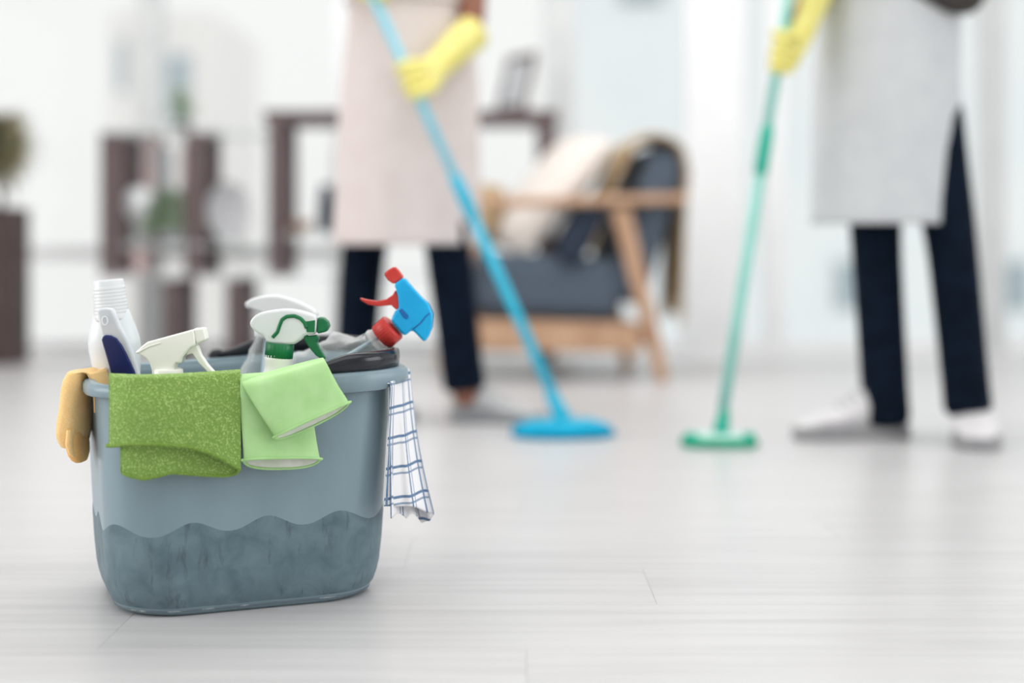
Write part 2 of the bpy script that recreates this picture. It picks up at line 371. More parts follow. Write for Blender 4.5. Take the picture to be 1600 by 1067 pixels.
for sg, sd, nw in ((1, 'right', 20), (-1, 'left', 21)):
    def bb(*q):
        return [(sg*x0, sg*x1, y0, y1, z0, z1) for (x0, x1, y0, y1, z0, z1) in q]
    o = boxes_mesh('wall_'+sd, bb((3.6, 3.7, -2.2, .05, -.06, 2.66), (3.6, 3.7, 2.25, 5.66, -.06, 2.66), (3.6, 3.7, .05, 2.25, -.06, .38), (3.6, 3.7, .05, 2.25, 2.12, 2.66)), M['wall'])
    tag(o, 'white %s wall with a large window opening' % sd, kind='structure')
    o = boxes_mesh('window_%d' % nw, bb((3.61, 3.69, .05, .10, .38, 2.12), (3.61, 3.69, 2.20, 2.25, .38, 2.12), (3.61, 3.69, .10, 2.20, .38, .43), (3.61, 3.69, .10, 2.20, 2.07, 2.12), (3.62, 3.68, 1.13, 1.17, .43, 2.07)), M['frame'])
    tag(o, 'white window in the %s wall' % sd, kind='structure')
    for yy in (.615, 1.685): box('pane', (sg*3.65, yy, 1.25), (.006, 1.03, 1.64), M['pane'], o, bev=0)
panel('wall_rear', (0, -2.25, 1.3), (7.4, .1, 2.72), M['wall'], 'plain white wall behind the viewer')
panel('ceiling', (0, 1.73, 2.71), (7.4, 8.06, .1), M['wall'], 'white ceiling')
panel('wall_back', (0, WALLY+.05, 2.53), (7.2, .1, .26), M['wall'], 'white wall strip above the tall windows')
def XW(px): return (px-800)/F*WALLY
# mullions and piers of the glazed back wall: (left px, right px, material, depth)
piers = [(-560, -500, 'frame'), (-150, -110, 'frame'), (214, 248, 'framegrey'), (520, 545, 'frame'), (850, 896, 'framegrey'), (1072, 1162, 'frame'), (1198, 1226, 'frame'), (1538, 1572, 'framegrey'), (1850, 1890, 'frame'), (2140, 2190, 'frame')]
for i, (a, b, mk) in enumerate(piers):
    o = box('trim_%d' % (i+1), ((XW(a)+XW(b))/2, WALLY+.05, 1.2), (XW(b)-XW(a), .10, 2.4), M[mk], bev=.004)
    tag(o, '%s upright between the window panes of the back wall' % ('grey' if mk == 'framegrey' else 'white'), kind='structure')
for i, ((a, b, _), (c, d, _)) in enumerate(zip(piers, piers[1:])):
    x0, x1 = XW(b), XW(c); cx = (x0+x1)/2; wd = x1-x0
    o = box('window_%d' % (i+1), (cx, WALLY+.05, .025), (wd, .07, .05), M['frame'], bev=.003)
    tag(o, 'tall clear window of the back wall', kind='structure')
    box('window_head', (cx, WALLY+.05, 2.375), (wd, .07, .05), M['frame'], o, bev=.003)
    box('pane', (cx, WALLY+.05, 1.2), (wd, .006, 2.3), M['pane'], o, bev=0)
    if x1 < XW(560):
        box('transom', (cx, WALLY+.05, .405), (wd, .06, .05), M['frame'], o, bev=.003)

# ------------------------------------------------------------------ outside: pale blocks across the way
def block(name, label, x0, x1, y, depth, ztop, m, wins):
    r = thing(name, label, 'building', ((x0+x1)/2, y, -6))
    box('wall', ((x0+x1)/2, y+depth/2, (ztop-6)/2), (x1-x0, depth, ztop+6), m, r, bev=0)
    for (a, b, c, d) in wins:
        wq = box('window', ((a+b)/2, y-.01, (c+d)/2), (b-a, .12, d-c), M['frame'], r, bev=0)
        box('pane', ((a+b)/2, y-.06, (c+d)/2), ((b-a)*.86, .06, (d-c)*.9), M['farwin'], wq, bev=0)
    return r
D1 = 15.0
def XD(px, d): return (px-800)/F*d
def ZD(py, d): return CH-(py-HY)/F*d
block('apartment_block', 'pale blue-white building seen through the right-hand windows', XD(905, D1), XD(1900, D1), D1, 3, 9.0, M['facade'],
      [(XD(962, D1), XD(1040, D1), ZD(18, D1), ZD(-160, D1)), (XD(1300, D1), XD(1340, D1), ZD(488, D1), ZD(405, D1)), (XD(1300, D1), XD(1340, D1), ZD(60, D1), ZD(-100, D1)), (XD(1560, D1), XD(1610, D1), ZD(488, D1), ZD(405, D1))])
D2 = 17.0
block('house', 'small beige building seen through the left-hand window', XD(170, D2), XD(335, D2), D2, 3, ZD(18, D2), M['facade2'],
      [(XD(262, D2), XD(300, D2), ZD(200, D2), ZD(82, D2)), (XD(185, D2), XD(200, D2), ZD(150, D2), ZD(60, D2))])

# ------------------------------------------------------------------ the bucket
BC = Vector((-.3470, 1.80, 0)); BA = math.radians(22); ca, sa = math.cos(BA), math.sin(BA)
def b2w(x, y, z): return Vector((BC.x + x*ca - y*sa, BC.y + x*sa + y*ca, z))
def contour(W, D, r, n=160):
    """rounded rectangle: (point, normal) pairs in bucket space, counter-clockwise from the front middle"""
    hw, hd = W/2-r, D/2-r; out = []
    seg = [((0, -D/2), (hw, -D/2), None), ((hw, -hd), -PI/2, 0), ((W/2, -hd), (W/2, hd), None), ((hw, hd), 0, PI/2), ((hw, D/2), (-hw, D/2), None), ((-hw, hd), PI/2, PI), ((-W/2, hd), (-W/2, -hd), None), ((-hw, -hd), PI, 1.5*PI), ((-hw, -D/2), (0, -D/2), None)]
    lens = [math.hypot(s[1][0]-s[0][0], s[1][1]-s[0][1]) if s[2] is None else r*PI/2 for s in seg]
    # equal parameter spacing taken from a reference shape so that all rings correspond
    ref = [.105, .11, .13, .11, .21, .11, .13, .11, .105]; tot = sum(ref); acc = []
    a = 0
    for l in ref: acc.append((a/tot, (a+l)/tot)); a += l
    for i in range(n):
        u = i/n
        for k, (lo, hi) in enumerate(acc):
            if u < hi or k == len(acc)-1: break
        t = (u-lo)/(hi-lo); s = seg[k]
        if s[2] is None:
            p = (lerp(s[0][0], s[1][0], t), lerp(s[0][1], s[1][1], t)); dx, dy = s[1][0]-s[0][0], s[1][1]-s[0][1]; l = math.hypot(dx, dy) or 1
            nn = (dy/l, -dx/l)
        else:
            ang = lerp(s[1], s[2], t); nn = (math.cos(ang), math.sin(ang)); p = (s[0][0]+r*nn[0], s[0][1]+r*nn[1])
        out.append((p, nn))
    return out
NB = 160
RW, RD, RR = .357, .268, .072                       # body at the rim
def zrim(lx, ly): return .268 + .010*sst(-.12, .17, lx) + .005*sst(-.1, .13, ly)
def body_dims(t):
    """t = height / rim height -> width, depth, radius"""
    s = interp([(0, .835), (.012, .862), (.03, .885), (.07, .911), (.14, .933), (.25, .948), (.45, .965), (.7, .982), (1, 1.0)], t)
    return RW*s-(1-s)*.02, RD*s-(1-s)*.01, RR
def body_ring(t, n=0.0, zmul=None):
    W, D, r = body_dims(t); out = []
    rimc = contour(RW, RD, RR, NB)
    for i, (p, nn) in enumerate(contour(W, D, r, NB)):
        zt = zrim(*rimc[i][0])
        out.append(b2w(p[0]+nn[0]*n, p[1]+nn[1]*n, t*zt))
    return out
bk = thing('bucket', 'grey plastic bucket with wavy two-tone side, full of cleaning supplies', 'bucket', BC)
ts = [0, .006, .012, .02, .03, .045, .07, .1, .14, .2, .3, .4, .5, .6, .7, .8, .9, .97, 1.0]
rings = [body_ring(t) for t in ts] + [body_ring(t, -.003) for t in reversed(ts[4:])]
loft('body', rings, M['bucket'], bk)
# matt lower band with a wavy upper edge, standing slightly proud
rc = contour(RW, RD, RR, NB)
rimpts = [b2w(p[0], p[1], .27) for p, nn in rc]
def u_of_px(px, front=True):
    lo, hi = min(px_of(q) for q in rimpts), max(px_of(q) for q in rimpts)
    px = min(max(px, lo+.05), hi-.05)
    for i in range(NB):
        a, b = rimpts[i], rimpts[(i+1) % NB]
        pa, pb = px_of(a), px_of(b)
        if pb > pa and pa <= px <= pb:             # front-facing side runs left to right
            t = (px-pa)/(pb-pa); return (i+t)/NB
    return None
ph = u_of_px(421)
band = []
NW = 12
for k in range(9):
    ring = []
    for i in range(NB):
        u = i/NB; wv = math.cos(2*PI*NW*(u-ph)); wv2 = .5+.5*wv
        zt = .1015 + .0145*(wv2**1.1) + .0015*math.sin(2*PI*(u+.1)*3)
        z = .0062 + (zt-.0062)*(k/8)**1.2
        off = .0009 if k < 8 else -.0004
        if k == 0: off = -.0002
        t = z/.27; W, D, r = body_dims(t); ct = contour(W, D, r, NB)[i]
        rz = zrim(*rc[i][0])/.27
        ring.append(b2w(ct[0][0]+ct[1][0]*off, ct[0][1]+ct[1][1]*off, z*rz))
    band.append(ring)
    if k == 7:      # crisp little step at the wave
        ring2 = []
        for i in range(NB):
            ring2.append(ring[i].copy())
o_ = loft('lower_band', band, M['bucket_low'], bk, (False, False)); tag(o_, 'matt darker grey lower band with a wavy upper edge')
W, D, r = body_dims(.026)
o_ = tube('base_edge', [b2w(p[0]+nn[0]*.0002, p[1]+nn[1]*.0002, .0068) for p, nn in contour(W, D, r, NB)], .0011, M['bucket_edge'], bk, n=6, closed=True)  # edge highlight put into a paler bead, mixed with real wear
tag(o_, 'scuffed bottom edge with a painted pale highlight')
# rim: inverted channel section, deeper and more flared at the right end
prof = [(-.003, -.003), (-.0025, .002), (.000, .0042), (.006, .005), (.0105, .0035), (.013, -.001), (.0132, -.0095), (.0115, -.0105), (.0105, -.003), (.004, -.002), (-.0005, -.006)]
rr = []
for i, (p, nn) in enumerate(rc):
    lx = p[0]; e = sst(.10, .165, lx); fl_ = sst(.14, .172, lx); zt = zrim(*p); q = []
    for (n_, z_) in prof:
        nx = n_*(1+.75*fl_) if n_ > 0.001 else n_
        zz = z_ if z_ > -.009 else z_ - .010*sst(.02, .1, lx)*(1-.9*fl_)
        q.append(b2w(p[0]+nn[0]*nx, p[1]+nn[1]*nx, zt+zz))
    rr.append(q)
v = [q for r_ in rr for q in r_]; npf = len(prof); f = []
for i in range(NB):
    for j in range(npf): f.append((i*npf+j, i*npf+(j+1) % npf, ((i+1) % NB)*npf+(j+1) % npf, ((i+1) % NB)*npf+j))
mesh('rim', v, f, M['bucket'], bk)
# bail handle folded down onto the right half of the rim
us = [(.045 + (.455)*k/70) for k in range(71)]
hv = []; sec = [(-.004, 0), (-.0045, .010), (-.004, .019), (0, .0215), (.005, .0195), (.0062, .010), (.005, 0), (0, -.001)]
def rim_u(u):
    x = (u % 1.0)*NB; i = int(x); t = x-i; (p, n1), (q, n2) = rc[i % NB], rc[(i+1) % NB]
    P2 = (lerp(p[0], q[0], t), lerp(p[1], q[1], t)); n2_ = (lerp(n1[0], n2[0], t), lerp(n1[1], n2[1], t)); l = math.hypot(*n2_)
    return P2, (n2_[0]/l, n2_[1]/l)
for k, u in enumerate(us):
    p, nn = rim_u(u); e = min(k, 70-k)/70; h = .35+.65*sst(0, .12, e); off = .006
    hv.append([b2w(p[0]+nn[0]*(off+a), p[1]+nn[1]*(off+a), zrim(*p)+.0055+b*h) for a, b in sec])
o_ = loft('handle', hv, M['handle'], bk); tag(o_, 'glossy near-black folded handle')
for u in (us[0], us[-1]):
    p, nn = rim_u(u)
    c = b2w(p[0]+nn[0]*.010, p[1]+nn[1]*.010, zrim(*p)+.004); nw = b2w(p[0]+nn[0], p[1]+nn[1], 0)-b2w(p[0], p[1], 0)
    lathe('handle_pivot', c, nw, [(.002, -.006), (.011, -.006), (.012, -.004), (.012, .006), (.010, .008), (.004, .009)], M['handle'], bk, n=20)
INNER = .0115                                           # inside bottom of the bucket
def RP(px, y, n):
    """point hanging n outside the rim contour, seen at column px and row y"""
    u = u_of_px(px)
    p, nn = rim_u(u); a = b2w(p[0]+nn[0]*n, p[1]+nn[1]*n, 0)
    return P(px, y, a.y)
def RZ(px, n, dz):
    u = u_of_px(px); p, nn = rim_u(u); a = b2w(p[0]+nn[0]*n, p[1]+nn[1]*n, zrim(*p)+dz)
    return Vector(((px-800)/F*a.y, a.y, a.z))

# ------------------------------------------------------------------ green terry towel over the front rim
tw = thing('cleaning_cloth', 'folded green terry towel hanging over the front rim of the bucket', 'towel', RP(272, 748, .02))
front = [(172, 697), (200, 694), (245, 694), (290, 697), (325, 706), (352, 719), (368, 732)]
back = [(371, 738), (352, 743), (320, 742), (290, 740), (268, 738), (245, 744), (225, 748), (205, 744), (190, 738)]
NF, NBK, NT, NV = 120, 100, 16, 90
cols = []; colpx = []
def towel_col(px, ybot, no, k):
    """k: 0 outer layer, 1 inner layer; path from inside the bucket over the rim and down"""
    d = 1-k; top = .007+.005*d
    pth = [(-.010-.004*d, -.075), (-.011-.004*d, -.03), (-.0105-.004*d, -.004), (-.006-.003*d, .002+top), (.004, .005+top), (.013+.002*d, .002+top), (.018+.004*d, -.008), (.0195+.005*d, -.022)]
    pts = [RZ(px, a, b) for a, b in pth]
    end = RP(px, ybot, no); last = pts[-1]
    for j in range(1, 15):
        t = j/14; q = last.lerp(end, t)
        pts.append(q)
    return pts
def resample(pts, n):
    L = [0]
    for a, b in zip(pts, pts[1:]): L.append(L[-1]+(b-a).length)
    out = []; k = 0
    for i in range(n):
        s = L[-1]*i/(n-1)
        while k < len(pts)-2 and L[k+1] < s: k += 1
        t = (s-L[k])/max(1e-9, L[k+1]-L[k]); out.append(pts[k].lerp(pts[k+1], min(1, t)))
    return out
for i in range(NF):
    px = lerp(172, 371, i/(NF-1)); xl = px
    c = towel_col(xl, interp(front, px), .026+.004*sst(250, 330, px)*(1-sst(340, 371, px)), 0)
    cols.append(resample(c, NV))
for i in range(1, NBK+1):
    px = lerp(371, 190, i/NBK)
    c = towel_col(px, interp(sorted(back), px), .018-.004*sst(345, 371, 371-px+345), 1)
    cols.append(resample(c, NV))
# round off the fold at the right edge, add small undulation and loop-scale roughness
for i, c in enumerate(cols):
    du = abs(i-NF)/10.0
    for j, p in enumerate(c):
        a = noise.noise(p*28)*.0012 + noise.noise(p*60)*.0005
        b = R.uniform(-1, 1)*.0005
        n_ = Vector((sa, -ca, .0)).normalized()
        up = Vector((0, 0, 1)) if j < NV*.45 and j > NV*.25 else n_
        c[j] = p + n_*a*1.2 + up*b
        if du < 1: c[j] += Vector((ca, sa, 0))*.003*math.sqrt(1-du*du)
t_ = sheet('terry_sheet', cols, M['terry'], tw, .0022)
def hem(pts, parent, rad, m, name='hem'):
    q = resample(pts, max(12, int(sum((b-a).length for a, b in zip(pts, pts[1:]))/.0012)))
    rads = [rad*(1+.16*math.sin(i*2.1)) for i in range(len(q))]
    return tube(name, q, rads, m, parent, n=7)
bot = [c[-1] + Vector((0, -.0005, 0)) for c in cols]
bot = [bot[0] + (bot[0]-bot[4]).normalized()*.006 + Vector((0, 0, .001))] + bot + [bot[-1] + (bot[-1]-bot[-5]).normalized()*.006 + Vector((0, 0, .001))]
hem(bot[::3], tw, .0023, M['terry_hem'])
hem(cols[0][30::4]+[cols[0][-1]], tw, .0014, M['terry_hem']); hem(cols[-1][45::4]+[cols[-1][-1]], tw, .0015, M['terry_hem'])

# ------------------------------------------------------------------ two lime rubber gloves, cuffs hanging outside
def cuff_glove(label, rows, drop, nth, fold):
    base = RP((rows[-1][0]+rows[-1][2])/2, max(rows[-1][1], rows[-1][3]), rows[-1][4])
    g = thing('rubber_glove', label, 'glove', base, 'lime rubber gloves on the bucket')
    nv = Vector((sa, -ca, 0)); K = 40; rings = []
    # finger end, inside the bucket
    for (L, ly, Rr, ry, n, th) in rows:
        a = RP(L, ly, n); b = RP(Rr, ry, n); c = (a+b)/2; h = (b-a)/2; ring = []
        for k in range(K):
            t = 2*PI*k/K; cx = math.cos(t); sx = math.sin(t)
            ring.append(c + h*(abs(cx)**.75*(1 if cx > 0 else -1)) + nv*th*(abs(sx)**.9*(1 if sx > 0 else -1)))
        rings.append(ring)
    # densify with smooth interpolation
    dense = []
    for i in range(len(rings)-1):
        for s in range(5):
            t = s/5; ring = []
            p0 = rings[max(i-1, 0)]; p1 = rings[i]; p2 = rings[i+1]; p3 = rings[min(i+2, len(rings)-1)]
            for k in range(K):
                a, b, c, d = p0[k], p1[k], p2[k], p3[k]
                ring.append(.5*((2*b) + (c-a)*t + (2*a-5*b+4*c-d)*t*t + (3*b-a-3*c+d)*t**3))
            dense.append(ring)
    dense.append(rings[-1])
    nd = len(dense)
    for i, ring in enumerate(dense):
        e = sst(nd-9, nd-1, i)
        for k in range(K):
            s = math.sin(2*PI*k/K)
            ring[k] = ring[k] + Vector((0, 0, -drop*max(0, -s)*e + .25*drop*max(0, s)*e))
            if i < nd-1: ring[k] += nv*(noise.noise(ring[k]*fold)*.0022 + noise.noise(ring[k]*90)*.0005)
    o = loft('cuff', dense, M['glove'], g, (True, False))
    inner = []
    for ring in dense[-9:]:
        c = sum(ring, Vector())/K; inner.append([p.lerp(c, .035) for p in ring])
    l = loft('lining', inner, M['lining'], g, (True, False)); tag(l, 'white flock lining inside the cuff')
    ends = dense[-1]
    tube('rolled_edge', ends, .0016, M['glove'], g, n=8, closed=True)
    for k, s in ((0, 1), (K//2, -1)):
        tip = ends[k]; d = (ends[k]-ends[(k+K//2) % K]).normalized()
        tube('edge_tip', [tip-d*.003, tip+d*.0015, tip+d*.0035], [.0021, .0019, .0009], M['glove'], g, n=8)
    return g
cuff_glove('lime green rubber glove whose cuff hangs lowest, partly under the other glove',
           [(392, 640, 470, 640, -.045, .012), (384, 605, 478, 600, -.032, .011), (378, 588, 482, 582, -.012, .009), (376, 585, 484, 580, .008, .008), (375, 598, 486, 592, .021, .007), (375, 630, 489, 622, .0225, .0055), (377, 665, 491, 660, .0225, .0055), (379, 695, 495, 690, .024, .006), (381, 719, 500, 717, .026, .0085)], .012, 30, 26)
cuff_glove('lime green rubber glove lying on top, cuff mouth tilted up towards the right',
           [(402, 640, 470, 625, -.045, .010), (390, 610, 490, 585, -.030, .010), (380, 598, 500, 566, -.010, .010), (374, 594, 504, 559, .012, .0095), (380, 604, 508, 563, .030, .009), (393, 626, 518, 582, .0385, .0075), (408, 650, 529, 603, .041, .007), (420, 668, 538, 617, .042, .007), (430, 682, 545, 629, .043, .0085)], .010, 30, 24)

# ------------------------------------------------------------------ orange knit cloth at the left end
oc = thing('orange_cloth', 'folded orange knit rag draped over the left end of the bucket', 'cloth', P(116, 718, 1.73))
def strip(name, path, m, parent, caps=(True, True), seed=0):
    """path rows: (px, y, depth, half width px, half depth m)"""
    rings = []; K = 44
    for (x, y, d, hw, hd) in path:
        c = P(x, y, d); ring = []
        for k in range(K):
            t = 2*PI*k/K; cx, sx = math.cos(t), math.sin(t)
            r = Vector((hw*d/F*abs(cx)**.8*(1 if cx > 0 else -1), hd*abs(sx)**.8*(1 if sx > 0 else -1), 0))
            ring.append(c + r)
        rings.append(ring)
    dense = []
    for i in range(len(rings)-1):
        for s in range(6):
            dense.append([a.lerp(b, s/6) for a, b in zip(rings[i], rings[i+1])])
    dense.append(rings[-1])
    for ring in dense:
        c = sum(ring, Vector())/K
        for k in range(K):
            dr = (ring[k]-c).normalized(); q = ring[k] + Vector((seed, 0, 0))
            ring[k] = ring[k] + dr*(noise.noise(q*30)*.003 + noise.noise(q*110)*.0007 + R.uniform(-1, 1)*.0002)
    return loft(name, dense, m, parent, caps)
strip('outer_fold', [(160, 640, 1.738, 5, .030), (160, 612, 1.738, 6, .034), (157, 592, 1.736, 7, .036), (152, 580, 1.735, 9, .038), (142, 577, 1.734, 15, .039), (130, 579, 1.733, 18, .040), (124, 592, 1.732, 19, .040), (121, 618, 1.732, 19, .040), (118, 648, 1.732, 19, .041), (116, 673, 1.732, 20, .040), (116, 686, 1.732, 19, .037), (117, 695, 1.732, 16, .032)], M['orange'], oc)
strip('inner_fold', [(119, 672, 1.722, 12, .030), (121, 695, 1.722, 13, .031), (123, 708, 1.722, 12, .029), (125, 716, 1.722, 9, .024), (127, 720, 1.722, 6, .018)], M['orange_in'], oc, seed=3)
strip('corner_fold', [(113, 670, 1.702, 5, .012), (112, 692, 1.70, 7, .014), (114, 706, 1.70, 6, .012), (117, 713, 1.70, 3, .008)], M['orange'], oc, seed=5)

# ------------------------------------------------------------------ checked tea towel at the right end
def check_mat():
    m = mat('checked_cotton', srgb(238, 239, 242), .9, spec=.15); N, L, b = nodes(m)
    uv = N.new('ShaderNodeUVMap'); uv.uv_map = 'UVMap'; sx = N.new('ShaderNodeSeparateXYZ'); L.new(uv.outputs[0], sx.inputs[0])
    nz = N.new('ShaderNodeTexNoise'); nz.inputs['Scale'].default_value = 900; tc = N.new('ShaderNodeTexCoord'); L.new(tc.outputs['Object'], nz.inputs['Vector'])
    def mth(op, a, bb, c=None):
        n = N.new('ShaderNodeMath'); n.operation = op
        for i, q in enumerate((a, bb, c)):
            if q is None: continue
            if isinstance(q, (int, float)): n.inputs[i].default_value = q
            else: L.new(q, n.inputs[i])
        return n.outputs[0]
    def lines(coord, per):
        fr = mth('FRACT', mth('DIVIDE', coord, per), 0)
        a = mth('LESS_THAN', mth('ABSOLUTE', mth('SUBTRACT', fr, .12), 0), .045)
        c = mth('LESS_THAN', mth('ABSOLUTE', mth('SUBTRACT', fr, .34), 0), .034)
        return mth('MAXIMUM', a, mth('MULTIPLY', c, .8))
    g = mth('MAXIMUM', lines(sx.outputs[0], .034), lines(sx.outputs[1], .0365))
    wob = mth('MULTIPLY', g, mth('ADD', mth('MULTIPLY', nz.outputs['Fac'], .7), .5))
    cl = N.new('ShaderNodeClamp'); L.new(wob, cl.inputs[0])
    mx = N.new('ShaderNodeMixRGB'); mx.inputs[1].default_value = srgb(240, 240, 243); mx.inputs[2].default_value = srgb(30, 96, 144); L.new(cl.outputs[0], mx.inputs[0])
    L.new(mx.outputs[0], b.inputs['Base Color'])
    bp = N.new('ShaderNodeBump'); bp.inputs['Strength'].default_value = .25; bp.inputs['Distance'].default_value = .0006; L.new(nz.outputs['Fac'], bp.inputs['Height']); L.new(bp.outputs[0], b.inputs['Normal'])
    return m
M['check'] = check_mat()
tt = thing('tea_towel', 'white tea towel with blue check lines hanging from the right end of the bucket', 'towel', P(640, 815, 1.77))
cols = []; uvs = []; NC = 90; NR = 60
for i in range(NC):
    s = i/(NC-1); back_ = s > .60; s1 = s/.60 if not back_ else 1-(s-.60)/.40
    zig = math.sin(s1*PI*3.0)*sst(.25, .55, s1)
    tx = lerp(610, 640, s1) - (2 if back_ else 0); td = lerp(1.735, 1.80, s1) + (.006 if back_ else 0)
    y0 = lerp(598, 575, sst(0, .35, s1)); pts = [P(tx-7, y0+3, td), P(tx-3, y0, td), P(tx, y0+2, td), P(tx+1, y0+9, td-.002)]
    bx = lerp(600, 679, s1**.95); by = 791 + 12*sst(.5, 1, s1) + (19 - 8*abs(math.sin(s1*8)) if back_ else 0)
    if back_: bx = lerp(611, 672, s1)
    bd = lerp(1.722, 1.775, s1) + .009*zig + (.026*math.sin(s1*PI) if back_ else 0)
    e = P(bx, by, bd); st = pts[-1]
    for j in range(1, 15):
        t = j/14; q = st.lerp(e, t)
        q += Vector((-.0045*math.sin(t*PI)*s1, .004*zig*math.sin(t*PI)*.6, 0)); pts.append(q)
    cols.append(resample(pts, NR))
ux = 0
for i in range(NC):
    if i: ux += (cols[i][40]-cols[i-1][40]).length
    vy = 0
    for j in range(NR):
        if j: vy += (cols[i][j]-cols[i][j-1]).length
        uvs.append((ux+.0015, .3125-cols[i][j].z+.012*ux))
o_ = sheet('cotton_sheet', cols, M['check'], tt, .0012, uv=uvs)

# ------------------------------------------------------------------ bottles and tools in the bucket
def c3(*p): return [(120+x/5.335, 420+y/5.335) for x, y in p]
def c4(*p): return [(360+x/4.706, 400+y/4.706) for x, y in p]
# milky bottle with a tall ribbed cap
ax_b = P(215, 905, 1.785); ax_t = P(169, 437, 1.775); axv = (ax_t-ax_b).normalized(); ln = (ax_t-ax_b).length
off0 = INNER + .003 - ax_b.z
ax_b = ax_b + axv*off0; ln -= off0
bt = thing('bottle', 'empty milky white bottle with tall ribbed cap at the left of the bucket', 'bottle', ax_b)
pr = [(.012, 0), (.026, .001), (.030, .006), (.031, .05), (.030, .12), (.0275, .19), (.0265, .225), (.0275, .252), (.0305, .276), (.0325, .292), (.0322, .302), (.029, .316), (.0245, .330), (.0220, .338), (.0195, .342), (.0175, .345), (.016, ln-.02)]
lathe('body', ax_b, axv, pr, M['milky'], bt, n=40, sx=1.0, sy=.74, up=(1, 0, 0))
cp = [(.0212, ln-.0505), (.0216, ln-.048)]
for k in range(9):
    z0 = ln-.046+k*.0042; rk = .0214-.0022*(k/9)
    cp += [(rk, z0), (rk, z0+.0030), (rk-.0006, z0+.0036)]
cp += [(.0186, ln-.007), (.0180, ln-.002), (.0172, ln), (.010, ln)]
lathe('cap', ax_b, axv, cp, M['milkcap'], bt, n=48, up=(1, 0, 0), sx=1.02, sy=1.0)

# brush with navy grip
def plate(name, pts, d, dk, thick, m, parent, bev=.003, front=0.0):
    y0 = pts[0][1]; q = [P(x, y, d + dk*(y-y0)) + Vector((0, -front, 0)) for x, y in pts]
    n = len(q); v = [p + Vector((0, -thick/2, 0)) for p in q] + [p + Vector((0, thick/2, 0)) for p in q]
    f = [tuple(range(n)), tuple(range(2*n-1, n-1, -1))] + [(i, (i+1) % n, (i+1) % n+n, i+n) for i in range(n)]
    o = mesh(name, v, f, m, parent); b = o.modifiers.new('bevel', 'BEVEL'); b.width = bev; b.segments = 4; b.limit_method = 'ANGLE'; b.angle_limit = .8; b.harden_normals = True
    return o
br = thing('scrubbing_brush', 'white brush handle with navy blue grip leaning in front of the milky bottle', 'brush', P(256, 886, 1.80))
KB = .00030
hp = c3((178, 362), (184, 340), (205, 328), (250, 322), (290, 326), (312, 342), (332, 390), (368, 480), (405, 545), (432, 595), (468, 690), (500, 790), (528, 885), (560, 1000), (640, 1400), (720, 1900), (770, 2300), (700, 2350), (600, 2330), (540, 1900), (440, 1400), (345, 1010), (312, 910), (280, 790), (250, 680), (222, 580), (200, 480), (188, 410))
plate('handle', hp, 1.735, KB, .013, M['brushwhite'], br, .004)
gp = c3((222, 590), (230, 563), (256, 548), (300, 552), (345, 575), (390, 630), (430, 705), (465, 780), (492, 840), (515, 905), (545, 1010), (560, 1080), (440, 1140), (370, 1080), (335, 990), (312, 910), (285, 810), (258, 715), (236, 640))
o_ = plate('grip', gp, 1.735+KB*(gp[0][1]-hp[0][1]), KB, .012, M['navygrip'], br, .003, front=.004); tag(o_, 'navy blue rubber grip')
hc = P(*c3((248, 432))[0], 1.735); 
tube('hanging_hole', [hc + Vector((.0042*math.cos(t)*.8, -.0068, .0052*math.sin(t))) for t in [2*PI*k/20 for k in range(20)]], .0010, M['milky'], br, n=8, closed=True)
bh = P(262, 880, 1.735+KB*(880-hp[0][1]))
box('brush_head', (bh.x, bh.y, .037), (.07, .04, .018), M['brushwhite'], br, .006)
box('bristles', (bh.x, bh.y, .021), (.062, .033, .018), M['navygrip'], br, .003)

def bottle_down(name, top, bot, neck_r, body_r, m, parent, n=32, neck=.012, crump=0.0):
    ax = (top-bot); L = ax.length
    pr = [(body_r*.6, 0), (body_r*.95, .002), (body_r, .008), (body_r, L*.5), (body_r*.97, L-.075), (body_r*.86, L-.055), (neck_r*1.35, L-.03), (neck_r*1.02, L-.018), (neck_r, L-neck), (neck_r, L)]
    q = []
    for (r0, z0), (r1, z1) in zip(pr, pr[1:]):
        k = max(1, int((z1-z0)/.006))
        for s in range(k): q.append((lerp(r0, r1, s/k), lerp(z0, z1, s/k)))
    q.append(pr[-1])
    o = lathe(name, bot, ax, q, m, parent, n=n)
    if crump:
        cdir = ax.normalized()
        for v_ in o.data.vertices:
            wp = v_.co; hgt = (wp + WL[o] - bot).dot(cdir)
            if hgt < L-.02:
                rad = (wp + WL[o] - bot) - cdir*hgt
                v_.co = wp + rad.normalized()*(noise.noise((wp+WL[o])*38)*crump + noise.noise((wp+WL[o])*85)*crump*.4) if rad.length > 1e-5 else wp
    return o
# cream-white trigger sprayer
D = 1.70
base = P(262, 594, D); fb = Vector((base.x+.004, base.y+.004, INNER+.001))
sp = thing('spray_bottle', 'spray bottle with plain white trigger head pointing right, behind the green towel', 'spray bottle', fb)
slab('shroud', c3((500, 695), (560, 640), (605, 604), (700, 578), (850, 537), (985, 500), (1000, 560), (1005, 632), (965, 655), (940, 682), (895, 735), (885, 785), (850, 780), (826, 808), (828, 855), (800, 880), (650, 885), (640, 830), (622, 775), (590, 738), (545, 712)), D, .023, M['whitepl'], sp, .0045, 4)
slab('nozzle', c3((985, 490), (1010, 493), (1070, 485), (1083, 535), (1095, 590), (1010, 625), (992, 560)), D, .019, M['whitepl'], sp, .003, 4)
slab('trigger', c3((945, 648), (1012, 632), (1040, 715), (1098, 800), (1164, 872), (1152, 890), (1090, 850), (1020, 778), (972, 705), (915, 720)), D, .012, M['whitepl'], sp, .002)
slab('shroud_rib', c3((505, 692), (605, 640), (700, 612), (705, 620), (610, 650), (520, 700)), D-.0095, .006, M['whitepl'], sp, .001)
